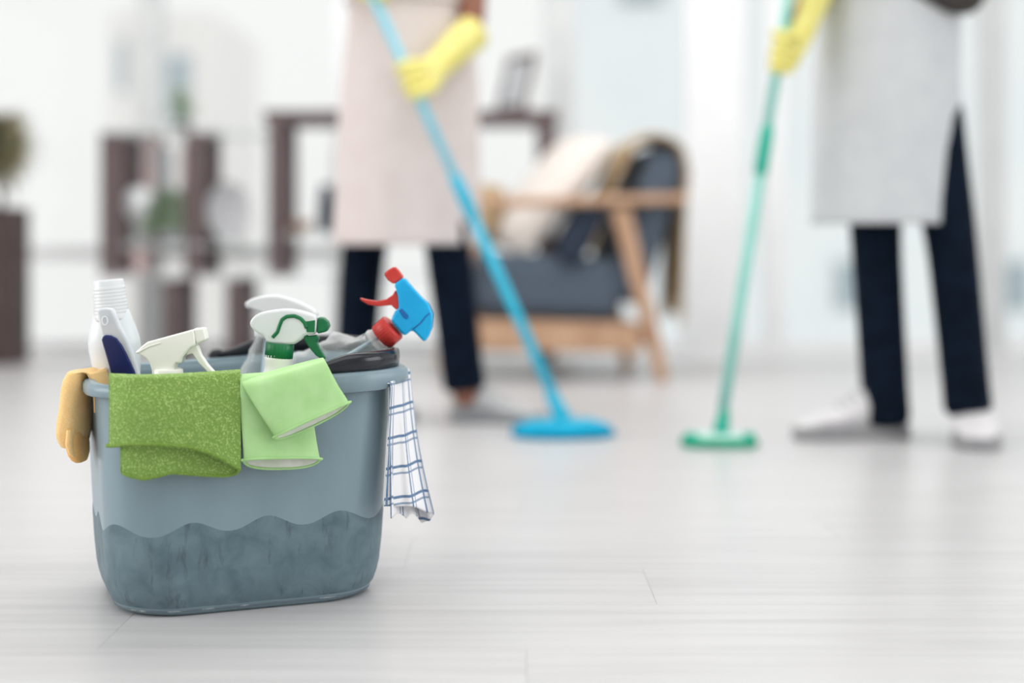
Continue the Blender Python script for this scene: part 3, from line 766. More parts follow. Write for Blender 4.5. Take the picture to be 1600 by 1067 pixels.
lathe('collar', P(262, 600, D), (0, 0, 1), [(.0165, 0), (.0178, .001), (.0178, .017), (.0160, .0185), (.010, .019)], M['whitepl'], sp, n=72, rip=.0003, nr=36)
bottle_down('bottle_body', P(262, 602, D), fb, .0145, .032, M['milky'], sp)
# green and white trigger sprayer
D = 1.745
base = P(437, 556, D); fb = Vector((base.x-.004, base.y+.006, INNER+.001))
sp = thing('spray_bottle', 'spray bottle with white head, green nozzle, green trigger and green collar', 'spray bottle', fb)
slab('shroud', smooth_outline(c4((148, 505), (160, 462), (205, 420), (290, 398), (420, 383), (540, 402), (648, 440), (642, 500), (638, 572), (560, 575), (530, 612), (462, 655), (268, 640), (262, 590), (190, 556)), 1), D, .022, M['milkcap'], sp, .005, 4)
slab('nozzle', c4((646, 446), (690, 452), (722, 480), (732, 515), (712, 555), (640, 570)), D, .018, M['greenpl'], sp, .003)
slab('trigger', c4((535, 568), (575, 585), (632, 578), (658, 600), (640, 632), (662, 680), (704, 752), (680, 760), (630, 728), (585, 675), (552, 625)), D, .012, M['greenpl'], sp, .002)
pp = smooth_outline(c4((310, 598), (345, 560), (362, 510), (378, 468), (415, 444), (470, 440), (515, 458), (545, 490), (560, 530)), 0)
o_ = tube('green_channel', resample([P(x, y, D-.0108) for x, y in pp], 30), .0024, M['greenpl'], sp, n=8); tag(o_, 'green plastic channel on the white shroud')
slab('inner_nozzle_block', c4((552, 480), (625, 470), (620, 560), (560, 560)), D-.0095, .004, M['greenpl'], sp, .001)
cc = P(*c4((354, 748))[0], D); ct = P(*c4((366, 640))[0], D)
lathe('collar', cc, ct-cc, [(.0150, 0), (.0170, .0005), (.0172, (ct-cc).length-.001), (.0160, (ct-cc).length), (.008, (ct-cc).length)], M['greenpl'], sp, n=80, rip=.00035, nr=26)
bottle_down('bottle_body', cc + Vector((0, 0, .004)), fb, .0168, .031, M['whitepl'], sp)
# clear bottle with plain white head, behind
D = 1.885
fb = P(372, 880, 1.86); fb.z = INNER+.007
ntop = P(418, 512, D)
sp = thing('spray_bottle', 'clear bottle with white trigger head pointing left, behind the green-collared spray bottle', 'spray bottle', fb)
slab('shroud', smooth_outline(c4((118, 345), (150, 315), (230, 292), (330, 282), (420, 300), (540, 345), (640, 405), (650, 450), (560, 470), (470, 480), (380, 520), (300, 520), (262, 470), (240, 415), (150, 385)), 1), D, .022, M['ceramic'], sp, .005, 4)
slab('nozzle', c4((112, 340), (128, 330), (150, 384), (130, 386), (114, 366)), D, .016, M['greycer'], sp, .002)
slab('trigger', c4((262, 440), (230, 470), (190, 520), (172, 560), (186, 566), (225, 530), (275, 490)), D, .011, M['ceramic'], sp, .002)
ax = (ntop-fb).normalized()
lathe('collar', ntop - ax*.014, ax, [(.015, 0), (.0165, .001), (.0165, .017), (.014, .018)], M['ceramic'], sp, n=60, rip=.0003, nr=30)
bottle_down('bottle_body', ntop - ax*.002, fb, .0145, .033, M['clear'], sp, n=40, crump=.004)
tube('dip_tube', [ntop, lerp(ntop, fb, .5)+Vector((.004, 0, 0)), lerp(ntop, fb, .95)+Vector((-.006, 0, 0))], .0025, M['tube'], sp, n=8)
# clear bottle with red and blue trigger head, lying over the right end
D = 1.80
ccen = P(*c4((1154, 560))[0], D); axv = Vector((.735, -.17, .655)).normalized()
sp = thing('spray_bottle', 'clear bottle with blue head, red nozzle, red trigger and red collar tilted over the rim', 'spray bottle', ccen - axv*.22)
slab('shroud', c4((1205, 207), (1277, 153), (1340, 225), (1400, 292), (1460, 350), (1492, 425), (1486, 520), (1462, 585), (1430, 632), (1385, 585), (1340, 540), (1285, 587), (1235, 535), (1182, 470), (1215, 402), (1242, 388), (1236, 300), (1222, 245)), D, .023, M['bluepl'], sp, .004, 4)
slab('nozzle', c4((1132, 130), (1165, 100), (1210, 73), (1245, 112), (1277, 155), (1240, 186), (1202, 207), (1160, 175)), D, .020, M['redpl'], sp, .003)
slab('trigger', c4((953, 306), (1000, 318), (1080, 331), (1150, 316), (1195, 285), (1215, 250), (1240, 305), (1243, 380), (1222, 395), (1185, 360), (1100, 369), (1015, 356), (968, 328)), D, .013, M['redpl'], sp, .0025)
o_ = slab('piston', c4((1235, 395), (1262, 385), (1312, 440), (1300, 465), (1270, 450)), D-.0108, .004, M['bluedk'], sp, .001); tag(o_, 'dark blue inner piston')
tube('seam', [P(x, y, D-.0114) for x, y in c4((1345, 536), (1400, 490), (1440, 440), (1468, 420))], .0009, M['bluedk'], sp, n=6)
lathe('collar', ccen - axv*.0105, axv, [(.0150, 0), (.0176, .0008), (.0176, .0195), (.0165, .021), (.008, .0212)], M['redpl'], sp, n=90, rip=.0004, nr=30)
lathe('neck_ring', ccen - axv*.018, axv, [(.0150, -.003), (.0185, -.002), (.0185, .001), (.0150, .002)], M['clear'], sp, n=40)
axb = Vector((.82, -.20, .52)).normalized()
bottle_down('bottle_body', ccen - axv*.006, ccen - axb*.215, .0148, .036, M['clear'], sp, n=56, neck=.02, crump=.009)
tube('dip_tube', [ccen, ccen-axb*.1+Vector((0, 0, .004)), ccen-axb*.2+Vector((0, 0, -.012))], .0024, M['tube'], sp, n=8)

# ------------------------------------------------------------------ mops
def mop(name, label, foot, top, joint_t, m_low, m_up, m_joint, parent_cat='mop'):
    r = thing(name, label, parent_cat, (foot.x, foot.y, 0)); ax = top-foot
    j = foot + ax*joint_t
    tube('lower_pole', [foot + ax*.03, foot+ax*.2, j], .0125, m_low, r, n=16)
    tube('upper_pole', [j, foot+ax*.7, top], .0112, m_up, r, n=16)
    lathe('pole_joint', j - ax.normalized()*.055, ax, [(.0125, 0), (.0155, .004), (.016, .05), (.0150, .10), (.0115, .11)], m_joint, r, n=20)
    lathe('pole_cap', top - ax.normalized()*.03, ax, [(.0115, 0), (.0135, .003), (.0135, .03), (.010, .036), (.003, .038)], m_joint, r, n=20)
    return r
foot = P(878, 655, 3.235); foot.z = .05; topb = P(547, -85, 3.36)
mb = mop('flat_mop', 'bright blue mop held by the person in the pink apron', foot, topb, .455, M['mopblue'], M['mopblue2'], M['mopblue'])
lathe('socket', (foot.x+.003, foot.y, .036), topb-foot, [(.022, 0), (.024, .006), (.018, .03), (.0145, .07), (.0125, .075)], M['mopblue'], mb, n=20)
def pad(name, c, w_, d_, h, m, parent, rotz=0, lump=.006, p=4.0, z0=.001):
    rings = []; K = 72
    for (s, z) in ((.93, 0), (1.0, .18), (1.0, .5), (.95, .8), (.86, 1.0)):
        ring = []
        for k in range(K):
            t = 2*PI*k/K; cx, sx = math.cos(t), math.sin(t); q = (abs(cx)**p+abs(sx)**p)**(-1/p)
            x = cx*q*w_/2*s; y_ = sx*q*d_/2*s; jt = 1+noise.noise(Vector((k*.9, z*3, c[0]*10)))*lump*12
            x *= jt; y_ *= jt
            ring.append(Vector((c[0]+x*math.cos(rotz)-y_*math.sin(rotz), c[1]+x*math.sin(rotz)+y_*math.cos(rotz), z0+z*h+(noise.noise(Vector((k*.7, z*4, 2)))*lump*.5 if 0 < z < 1 else 0))))
        rings.append(ring)
    return loft(name, rings, m, parent)
pad('fibre_pad', (foot.x+.002, foot.y, 0), .215, .135, .030, M['mopfibre'], mb, .12, .014, 2.6)
pad('head_plate', (foot.x+.002, foot.y, 0), .165, .085, .010, M['mopblue'], mb, .12, .0, 3, .0285)
for k in range(44):
    t = 2*PI*k/44+R.uniform(-.06, .06); x0, y0 = .095*math.cos(t), .058*math.sin(t); L_ = R.uniform(.012, .026)
    c_ = Vector((foot.x+.002+x0, foot.y+y0, .014)); dv = Vector((math.cos(t), math.sin(t)*.9, 0))
    tube('fringe_strand', [c_, c_+dv*L_*.6+Vector((0, 0, .002)), c_+dv*L_+Vector((0, 0, -.009))], [.0055, .006, .0045], M['mopfibre'], mb, n=6)
foot = P(1126, 668, 3.085); foot.z = .045; topg = P(1254, -145, 3.165)
mg = mop('flat_mop', 'pale teal mop held by the person in the grey apron', foot, topg, .525, M['mopteal2'], M['mopteal2'], M['mopteal'])
lathe('socket', (foot.x, foot.y, .024), topg-foot, [(.016, 0), (.019, .006), (.016, .025), (.013, .05), (.0115, .055)], M['mopteal'], mg, n=20)
pad('fibre_pad', (foot.x-.004, foot.y, 0), .165, .11, .018, M['tealfibre'], mg, -.05, .006, 3)
pad('head_plate', (foot.x-.004, foot.y, 0), .118, .078, .010, M['tealclear'], mg, -.05, 0, 3, .0175)
for s in (-1, 1):
    lathe('pad_clip', (foot.x-.004+s*.062, foot.y-.015, .016), (0, 0, 1), [(.014, 0), (.016, .004), (.015, .013), (.006, .016)], M['mopteal'], mg, n=16)

# ------------------------------------------------------------------ people
def shoe(parent, heel, dr, L, W, mu, ms, h=.10):
    heel = Vector((heel[0], heel[1], 0)); dr = Vector((dr[0], dr[1], 0)).normalized(); sd = Vector((-dr.y, dr.x, 0)); K = 28
    def half(t): return W/2*interp([(0, .45), (.05, .62), (.15, .72), (.35, .74), (.55, .86), (.72, 1.0), (.85, .92), (.95, .66), (1, .40)], t)
    o = bpy.data.objects.new('shoe', None); link(o, parent, heel + dr*L*.5)
    # sole
    outl = [heel + dr*L*t + sd*half(t) for t in [k/20 for k in range(21)]] + [heel + dr*L*t - sd*half(t) for t in [k/20 for k in range(20, -1, -1)]]
    n = len(outl); v = [p + Vector((0, 0, .001)) for p in outl] + [p + Vector((0, 0, .028)) for p in outl]
    s_ = mesh('sole', v, [tuple(range(n)), tuple(range(2*n-1, n-1, -1))] + [(i, (i+1) % n, (i+1) % n+n, i+n) for i in range(n)], ms, o)
    b = s_.modifiers.new('bevel', 'BEVEL'); b.width = .005; b.segments = 3; b.limit_method = 'ANGLE'
    rings = []
    for t in [k/22 for k in range(23)]:
        hh = h*interp([(0, .72), (.05, .95), (.2, 1.0), (.36, .98), (.5, .74), (.65, .56), (.8, .46), (.93, .36), (1.0, .22)], t)
        hw = half(t)*.95; c = heel + dr*(L*(.015+.97*t)); ring = []
        for k in range(K):
            a = 2*PI*k/K; cx, sx = math.cos(a), math.sin(a)
            nar = 1 if sx < 0 else 1-.35*sx*sx
            ring.append(c + sd*hw*(abs(cx)**.7*(1 if cx > 0 else -1))*nar + Vector((0, 0, .024+(hh-.024)*(.5+.5*sx))))
        rings.append(ring)
    loft('upper', rings, mu, o)
    for q in range(4):
        t = .40+.07*q; c = heel + dr*L*t; hh = h*interp([(.36, .98), (.5, .74), (.65, .56)], t)
        tube('lace', [c-sd*.02+Vector((0, 0, hh-.004)), c+Vector((0, 0, hh+.002)), c+sd*.02+Vector((0, 0, hh-.004))], .003, ms, o, n=6)
    return o
def glove_hand(parent, elbow, grip, hdir, side, m, rpole, cuff_t=.12):
    """rubber glove on forearm and hand, the four fingers and thumb closed round a pole"""
    hd = hdir.normalized(); fore = (grip-elbow).normalized(); pd = (elbow-grip); pd = (pd - hd*pd.dot(hd)).normalized()
    q = hd.cross(pd); J = []; E = []
    palm = grip + pd*(rpole+.018); wr = palm + (elbow-palm).normalized()*.075
    J += [(palm, (.042, .030)), (wr, .037), (lerp(wr, elbow, .45), .042), (lerp(wr, elbow, 1-cuff_t), .049), (lerp(wr, elbow, 1-cuff_t)+(elbow-wr).normalized()*.012, .052)]
    E += [(0, 1), (1, 2), (2, 3), (3, 4)]
    for i in range(4):
        base = grip + hd*((i-1.5)*.024); rr_ = rpole+.014; prev = 0
        scale = [.9, 1.0, .97, .8][i]
        for a in (.75, 1.6, 2.5, 3.3*scale+.2):
            p = base + (pd*math.cos(a) + q*side*math.sin(a))*rr_*(1.15 if a < 1 else 1.0)
            J.append((p, .0135 if a < 3 else .011)); E.append((prev, len(J)-1)); prev = len(J)-1
    prev = 0; base = grip + hd*.038
    for a in (-.7, -1.5, -2.4):
        p = base + (pd*math.cos(a) + q*side*math.sin(a))*(rpole+.011) + hd*(.004*(-a)); J.append((p, .0105)); E.append((prev, len(J)-1)); prev = len(J)-1
    return skin('rubber_glove', J, E, m, parent, 2)
def apron(parent, rows, f, lat, m, ncol=60, ripple=.006, seed=0):
    cols = []
    Z = [k/59 for k in range(60)]; zt, zb = rows[0][0], rows[-1][0]
    for i in range(ncol):
        s = i/(ncol-1)*2-1; c = []
        for t in Z:
            z = lerp(zt, zb, t)
            def col(k): return interp([(-r[0], r[k]) for r in rows], -z)
            cx, cy, a_, b_, rng = (col(k) for k in range(1, 6)); th = s*rng
            low = sst(1.0, zb, z)
            rp = 1+ripple*8*low*(math.sin(th*5+seed)*.5+math.sin(th*8.3+1+seed)*.35)
            c.append(Vector((cx, cy, z)) + lat*a_*math.sin(th)*(1+.02*low*math.sin(z*9+seed)) + f*b_*math.cos(th)*rp)
        cols.append(c)
    return sheet('apron', cols, m, parent, .003)
def head(parent, c, f, ms, hair, lat):
    """face features and hair on a head centred at c"""
    for s in (-1, 1):
        e = c + f*.083 + lat*s*.032 + Vector((0, 0, .005))
        lathe('eye', e-f*.006, f, [(.002, 0), (.009, .002), (.010, .006), (.006, .010), (.001, .012)], M['eye'], parent, n=16, sy=.6)
        lathe('ear', c + lat*s*.078 + Vector((0, 0, -.01)), lat*s, [(.010, -.01), (.026, 0), (.024, .010), (.010, .013)], ms, parent, n=16)
    tube('mouth', [c+f*.084-lat*.022+Vector((0, 0, -.062)), c+f*.092+Vector((0, 0, -.064)), c+f*.084+lat*.022+Vector((0, 0, -.062))], [.003, .006, .003], ms, parent, n=8)
    rings = []
    for k in range(9):
        a = -.5+k/8*(PI/2+.5); rr_ = .098*math.cos(a) if k < 8 else .004; ring = []
        for j in range(28):
            t = 2*PI*j/28; v_ = lat*math.cos(t)*rr_*.92 + f*math.sin(t)*rr_*1.02 - f*.016
            fr = max(0, math.sin(t)); ring.append(c + v_ + Vector((0, 0, .035+.105*math.sin(a)+(.045*fr if k < 4 else 0))))
        rings.append(ring)
    loft('hair', rings, hair, parent)
    lathe('hair_bun', c - f*.10 + Vector((0, 0, .03)), -f, [(.005, -.02), (.035, -.01), (.045, .015), (.035, .04), (.005, .05)], hair, parent, n=20)
def person(label, pel, f, legs, arms, ms, mshirt, mtr, sleeve, apr_rows, map_, shoes, hands, cuff_drop, ap_seed, ripple=.006):
    f = Vector((f[0], f[1], 0)).normalized(); lat = Vector((-f.y, f.x, 0))
    r = thing('person', label, 'person', (pel.x, pel.y, 0))
    up = lambda z, k=0: Vector((pel.x, pel.y, z)) + f*k
    nk = up(1.46, .02); hc = up(1.61, .045)
    J = [(up(.95), (.12, .09)), (up(1.10), (.105, .08)), (up(1.28, .01), (.13, .085)), (up(1.41, .01), (.085, .06)), (nk, .05), (hc+Vector((0, 0, -.05)), .068), (hc+Vector((0, 0, .03)), (.078, .088)), (hc+Vector((0, 0, .085)), .05), (hc+f*.088+Vector((0, 0, -.018)), .013)]
    E = [(0, 1), (1, 2), (2, 3), (3, 4), (4, 5), (5, 6), (6, 7), (6, 8)]
    for (hip, kn, an) in legs:
        n = len(J); J += [(hip, .082), (kn, .050), (lerp(kn, an, .35), .050), (an, .034), (an+Vector((0, 0, -.03)) + f*.02, .03)]; E += [(0, n), (n, n+1), (n+1, n+2), (n+2, n+3), (n+3, n+4)]
    for (sh, el, wr) in arms:
        n = len(J); J += [(sh, .052), (lerp(sh, el, .5), .044), (el, .034), (lerp(el, wr, .4), .028), (lerp(el, wr, .75), .018)]; E += [(3, n), (n, n+1), (n+1, n+2), (n+2, n+3), (n+3, n+4)]
    skin('body', J, E, ms, r, 2)
    head(r, hc, f, ms, M['hair'], lat)
    # trousers
    J = [(up(.98), (.135, .10)), (up(.90), (.13, .10))]; E = [(0, 1)]
    for (hip, kn, an) in legs:
        n = len(J); e_ = an + Vector((0, 0, cuff_drop))
        J += [(hip, .088), (lerp(hip, kn, .5), .074), (kn, .060), (lerp(kn, e_, .5), .057), (lerp(kn, e_, .9), .056), (e_, .060)]; E += [(1, n)] + [(n+k, n+k+1) for k in range(5)]
    skin('trousers', J, E, mtr, r, 2)
    J = [(up(.93), (.128, .10)), (up(1.10), (.122, .095)), (up(1.28, .01), (.148, .10)), (up(1.42, .01), (.09, .07))]; E = [(0, 1), (1, 2), (2, 3)]
    for (sh, el, wr) in arms:
        n = len(J); J += [(sh, .062), (lerp(sh, el, .5), .056)]; E += [(3, n), (n, n+1)]
        if sleeve > .6: J += [(el, .048), (lerp(el, wr, .42), .035)]; E += [(n+1, n+2), (n+2, n+3)]
    skin('shirt', J, E, mshirt, r, 2)
    a = apron(r, apr_rows, f, lat, map_, ripple=ripple, seed=ap_seed)
    row = [x for x in apr_rows if x[0] <= 1.05][0]
    tube('apron_tie', [Vector((row[1], row[2], 1.04)) + lat*.165*math.sin(t) + f*.135*math.cos(t) for t in [2*PI*k/40 for k in range(40)]], .008, map_, r, n=8, closed=True)
    for s in (-1, 1):
        t0 = up(1.36, .10) + lat*s*.075
        tube('apron_strap', [t0, up(1.44, .05)+lat*s*.07, up(1.47, -.05)+lat*s*.05, up(1.42, -.10)+lat*s*.03], .007, map_, r, n=8)
    for sp_ in shoes: shoe(r, *sp_)
    for h_ in hands: glove_hand(r, *h_)
    return r, f, lat
# person in the pink apron
pel = P(640, 60, 3.56); dA = topb - P(878, 655, 3.235)
fA = Vector((.40, -.92, 0)).normalized(); lA = Vector((-fA.y, fA.x, 0))
shR = Vector((pel.x, pel.y, 1.38)) + lA*.17; shL = Vector((pel.x, pel.y, 1.38)) - lA*.17
fbA = P(878, 655, 3.235); fbA.z = .05
def on_pole(a, b, row):
    for k in range(2001):
        q = a.lerp(b, k/2000)
        if CH - 0 and HY - (q.z-CH)/q.y*F <= row: return q
    return b
gA1 = on_pole(fbA, topb, 128); gA2 = on_pole(fbA, topb, -22)
elA1 = P(738, 52, 3.47); elA2 = P(525, -75, 3.45)
legsA = [(P(610, 90, 3.60), P(568, 395, 3.60), P(553, 600, 3.63)), (P(676, 90, 3.53), P(700, 395, 3.50), P(727, 615, 3.49))]
rowsA = [(1.38, pel.x, pel.y, .15, .13, .55), (1.10, pel.x, pel.y, .150, .125, 1.0), (1.02, pel.x+.004, pel.y, .158, .13, 1.95), (.85, pel.x+.002, pel.y, .172, .142, 2.1), (.60, pel.x-.004, pel.y, .184, .158, 2.1), (.436, pel.x-.008, pel.y, .190, .168, 2.05)]
person('person in a pale pink apron, navy trousers and yellow gloves holding the blue mop', pel, fA, legsA,
       [(shL, elA2, gA2), (shR, elA1, gA1)], M['skinb'], M['whiteshirt'], M['navy'], .4, rowsA, M['pinkapron'],
       [((P(704, 655, 3.52).x, 3.52), (.96, -.26), .245, .092, M['shoeg'], M['soleg'], .085), ((P(545, 640, 3.67).x, 3.67), (.7, -.7), .245, .092, M['shoeg'], M['soleg'], .085)],
       [(elA1, gA1, topb-fbA, -1, M['yellow'], .0125, .02), (elA2, gA2, topb-fbA, -1, M['yellow'], .0112, .25)], .0, 0)
# person in the grey apron
pel = P(1398, 40, 3.27); fB = Vector((-.30, -.954, 0)).normalized(); lB = Vector((-fB.y, fB.x, 0))
fgA = P(1126, 668, 3.085); fgA.z = .045
gB1 = on_pole(fgA, topg, 84); gB2 = on_pole(fgA, topg, -105)
shR = Vector((pel.x, pel.y, 1.40)) + lB*.18; shL = Vector((pel.x, pel.y, 1.40)) - lB*.18
elB1 = P(1300, -75, 3.22); elB2 = P(1516, 6, 3.14)
legsB = [(P(1362, 60, 3.27), P(1368, 370, 3.22), P(1386, 640, 3.20)), (P(1436, 60, 3.26), P(1487, 380, 3.16), P(1514, 622, 3.13))]
rowsB = [(1.38, pel.x, pel.y, .15, .13, .6), (1.10, pel.x-.01, pel.y, .150, .125, 1.1), (1.02, pel.x-.012, pel.y, .158, .13, 1.45), (.85, pel.x-.018, pel.y, .166, .142, 1.36), (.60, pel.x-.019, pel.y, .168, .158, 1.36), (.482, pel.x-.020, pel.y, .170, .165, 1.36)]
rB, fB_, lB_ = person('person in a light grey apron, navy trousers and white sneakers holding the teal mop', pel, fB, legsB,
       [(shL, elB1, gB1), (shR, elB2, gB2)], M['skinl'], M['darkshirt'], M['navy2'], 1.0, rowsB, M['greyapron'],
       [((P(1418, 680, 3.22).x, 3.22), (-.99, -.12), .265, .100, M['shoew'], M['solew'], .122), ((P(1516, 640, 3.24).x, 3.24), (-.24, -.97), .25, .105, M['shoew'], M['solew'], .125)],
       [(elB1, gB1, topg-fgA, -1, M['yellow'], .0112, .02), (elB2, gB2, topg-fgA, -1, M['yellow'], .0112, .55)], -.045, 2.0, .004)

# ------------------------------------------------------------------ armchair
O = P(738, 600, 4.44); O.z = 0; al = math.radians(7); ex = Vector((math.cos(al), math.sin(al), 0)); ey = Vector((-math.sin(al), math.cos(al), 0))
def C(a, b, z): return O + ex*a + ey*b + Vector((0, 0, z))
RZc = Matrix.Rotation(al, 3, 'Z'); BD = .60
ch = thing('armchair', 'oak framed armchair with charcoal cushions standing by the windows', 'armchair', C(.3, .3, 0))
for b in (.03, BD-.03):
    beam('front_leg', C(-.005, b, .555), C(-.055, b, .001), .055, .034, M['oak'], ch, ey, .008, .7)
    beam('rear_leg', C(.475, b, .555), C(.615, b, .001), .062, .034, M['oak'], ch, ey, .008, .7)
    beam('armrest', C(-.06, b, .565), C(.69, b, .585), .032, .062, M['oak'], ch, ey, .010)
    beam('side_rail', C(-.03, b, .155), C(.54, b, .140), .095, .030, M['oak'], ch, ey, .008)
beam('front_rail', C(-.02, .04, .17), C(-.02, BD-.04, .17), .03, .08, M['oak'], ch, (0, 0, 1), .006)
beam('back_rail', C(.55, .04, .15), C(.55, BD-.04, .15), .03, .07, M['oak'], ch, (0, 0, 1), .006)
o_ = box('seat_cushion', C(.245, BD/2, .305), (.50, BD-.10, .205), M['greyfab'], ch, .055, RZc @ Matrix.Rotation(math.radians(3), 3, 'Y'))
o_ = box('back_cushion', C(.575, BD/2, .50), (.135, BD-.10, .52), M['greyfab'], ch, .05, RZc @ Matrix.Rotation(math.radians(17), 3, 'Y'))
def pillow(name, label, c, s, th, rot, m, cat='pillow', group=None):
    n = 24; v = []; f = []
    for sgn in (1, -1):
        for i in range(n+1):
            for j in range(n+1):
                u = math.sin((i/n*2-1)*PI/2); w_ = math.sin((j/n*2-1)*PI/2); h = th/2*((1-u**4)**.5)*((1-w_**4)**.5)
                pin = 1-.07*(u*u*w_*w_)
                v.append(c + rot @ Vector((u*s/2*pin*(1-.06*(1-w_*w_)*abs(u)), w_*s/2*pin*(1-.06*(1-u*u)*abs(w_)), sgn*h)))
    q = (n+1)**2
    f = grid_faces(n+1, n+1) + [tuple(q+k for k in fc[::-1]) for fc in grid_faces(n+1, n+1)]
    o = thing(name, label, cat, (c.x, c.y, min(p.z for p in v)), group)
    mesh('cover', v, f, m, o)
    edge = []
    for k in range(80):
        t = k/80*4; sd = int(t); x = (t-sd)*2-1; u, w_ = [(x, -1), (1, x), (-x, 1), (-1, -x)][sd]; u = math.sin(u*PI/2); w_ = math.sin(w_*PI/2)
        pin = 1-.07*(u*u*w_*w_); edge.append(c + rot @ Vector((u*s/2*pin*(1-.06*(1-w_*w_)*abs(u)), w_*s/2*pin*(1-.06*(1-u*u)*abs(w_)), 0)))
    tube('piping', edge, .005, m, o, n=6, closed=True)
    return o
RYp = lambda d: Matrix.Rotation(math.radians(d), 3, 'Y'); RXp = lambda d: Matrix.Rotation(math.radians(d), 3, 'X')
pillow('throw_pillow', 'large off-white pillow leaning back in the armchair', C(.285, .32, .612), .50, .13, RZc @ RYp(-50) @ RXp(8), M['beige'])
pillow('throw_pillow', 'small dark navy pillow on the armchair seat under the armrest', C(.355, .13, .475), .24, .10, RZc @ RYp(-62), M['navyfab'])
pillow('throw_pillow', 'tan pillow at the front of the armchair beside the pink apron', C(.06, .42, .52), .27, .12, RZc @ RYp(-70) @ RXp(12), M['tan'])
th_ = thing('throw_blanket', 'tan blanket thrown over the back of the armchair', 'blanket', C(.6, .2, .2))
pth = [(.395, .43), (.425, .50), (.455, .58), (.495, .675), (.535, .748), (.58, .778), (.64, .776), (.685, .745), (.705, .67), (.70, .56), (.695, .40), (.688, .22)]
cols = []
for i in range(40):
    s = i/39; b = lerp(.045, .36, s); c = []
    for k, (a, z) in enumerate(pth):
        wv = .010*math.sin(s*17+k*.4) + .006*math.sin(s*31)
        c.append(C(a + (wv if k > 7 else -abs(wv)), b + (.02*math.sin(k*.8)), z + (abs(wv) if 3 < k < 8 else 0) + (.05*math.sin(s*3) if k == len(pth)-1 else 0)))
    cols.append(resample(c, 60))
sheet('woven_sheet', cols, M['tan'], th_, .008)
for i in range(0, 40, 3):
    e = cols[i][-1]; tube('tassel', [e, e+Vector((.002, 0, -.03)), e+Vector((0, 0, -.055))], [.005, .006, .003], M['tan'], th_, n=6)

# ------------------------------------------------------------------ open shelf in front of the windows
DS = 5.20
def S(px, py, b=0.0): return Vector(((px-800)/F*DS, DS+b, CH-(py-HY)/F*DS))
sh = thing('shelving_unit', 'open dark wood shelving unit with glass shelves in front of the windows', 'shelf', (S(500, 0).x, DS+.15, 0))
def post(a, b, y0, y1, nm='post', bb=(0.02, .28), wid=None):
    for q in bb:
        c = S((a+b)/2, (y0+y1)/2, q); box(nm, c, ((b-a)/F*DS, .045, (y1-y0)/F*DS), M['darkwood'], sh, .004)
post(156, 190, 208, 432); post(288, 320, 205, 432); post(418, 446, 186, 432); post(840, 868, 190, 432)
def board(a, b, y, th, m, nm='shelf_board'):
    c = S((a+b)/2, y, .15); box(nm, c, ((b-a)/F*DS, .31, th), M[m], sh, .003)
board(154, 418, 206, .014, 'shelfglass', 'glass_shelf'); board(412, 872, 181, .042, 'darkwood', 'top_board')
board(190, 420, 384, .016, 'shelfglass', 'glass_shelf'); board(444, 842, 367, .014, 'shelfglass', 'glass_shelf')
board(154, 872, 430, .014, 'shelfglass', 'glass_shelf')
gb = S(0, 569).z
for (a, b) in ((352, 380), (252, 280), (700, 728), (840, 866)):
    for q in (.03, .27):
        zt = S(0, 436, 0).z; c = S((a+b)/2, 0, q); box('leg', (c.x, c.y, zt/2+.0005), ((b-a)/F*DS, .05, zt-.001), M['darkwood'], sh, .004)
def SO(px, py, b): return S(px, py, b)
# things on the shelves
zg = S(0, 384).z+.008; zt1 = S(0, 206).z+.007; zt2 = S(0, 181).z+.021; zr2 = S(0, 367).z+.007
def leafy(name, label, base, r, h, nleaf, m, pot_r, pot_h, mpot, spread=1.0, up_=.5, lw=.016, ll=.10):
    o = thing(name, label, 'plant', base)
    lathe('pot', base, (0, 0, 1), [(pot_r*.72, 0), (pot_r*.8, .004), (pot_r, pot_h*.9), (pot_r*1.04, pot_h), (pot_r*.92, pot_h), (pot_r*.88, pot_h*.88)], mpot, o, n=28)
    lathe('soil', base + Vector((0, 0, pot_h*.84)), (0, 0, 1), [(.001, .006), (pot_r*.6, .006), (pot_r*.9, 0)], M['soil'], o, n=20, caps=(True, True))
    v = []; f = []
    for k in range(nleaf):
        a = R.uniform(0, 2*PI); el = R.uniform(up_-.5, up_+.5); rr_ = r*R.uniform(.35, 1.0)
        d = Vector((math.cos(a)*math.cos(el)*spread, math.sin(a)*math.cos(el)*spread, math.sin(el)))
        c = base + Vector((0, 0, pot_h)) + Vector((d.x*rr_, d.y*rr_, max(.0, d.z)*h*R.uniform(.3, 1)))
        s = d.cross(Vector((0, 0, 1))).normalized(); L_ = ll*R.uniform(.6, 1.1); tip = c + d*L_ + Vector((0, 0, -.25*L_)); mid = c + d*L_*.5 + Vector((0, 0, .06*L_))
        n0 = len(v); st = base + Vector((d.x*pot_r*.3, d.y*pot_r*.3, pot_h*.85))
        v += [c, mid+s*lw/2, tip, mid-s*lw/2, mid+Vector((0, 0, .004)), st, st+s*.002, c+s*.002]
        f += [(n0, n0+1, n0+4), (n0, n0+4, n0+3), (n0+1, n0+2, n0+4), (n0+4, n0+2, n0+3), (n0+5, n0+6, n0+7, n0)]
    fo = mesh('foliage', v, f, m, o, fix=False); tag(fo, kind='stuff')
    return o
leafy('potted_plant', 'bushy pale green plant on the lower glass shelf', SO(262, 0, .13).xy.to_3d() + Vector((0, 0, zg)), .115, .19, 300, M['leafgreen'], .06, .05, M['greycer'], up_=.45, lw=.024, ll=.075)
leafy('potted_plant', 'small upright green plant standing on top of the shelving unit', SO(272, 0, .13).xy.to_3d() + Vector((0, 0, zt1)), .035, .13, 90, M['leafgreen'], .035, .035, M['darkpot'], up_=.9, lw=.016, ll=.055)
c = SO(206, 0, .12); c.z = zg
o = thing('round_vase', 'round white ceramic vase on the lower glass shelf', 'vase', c)
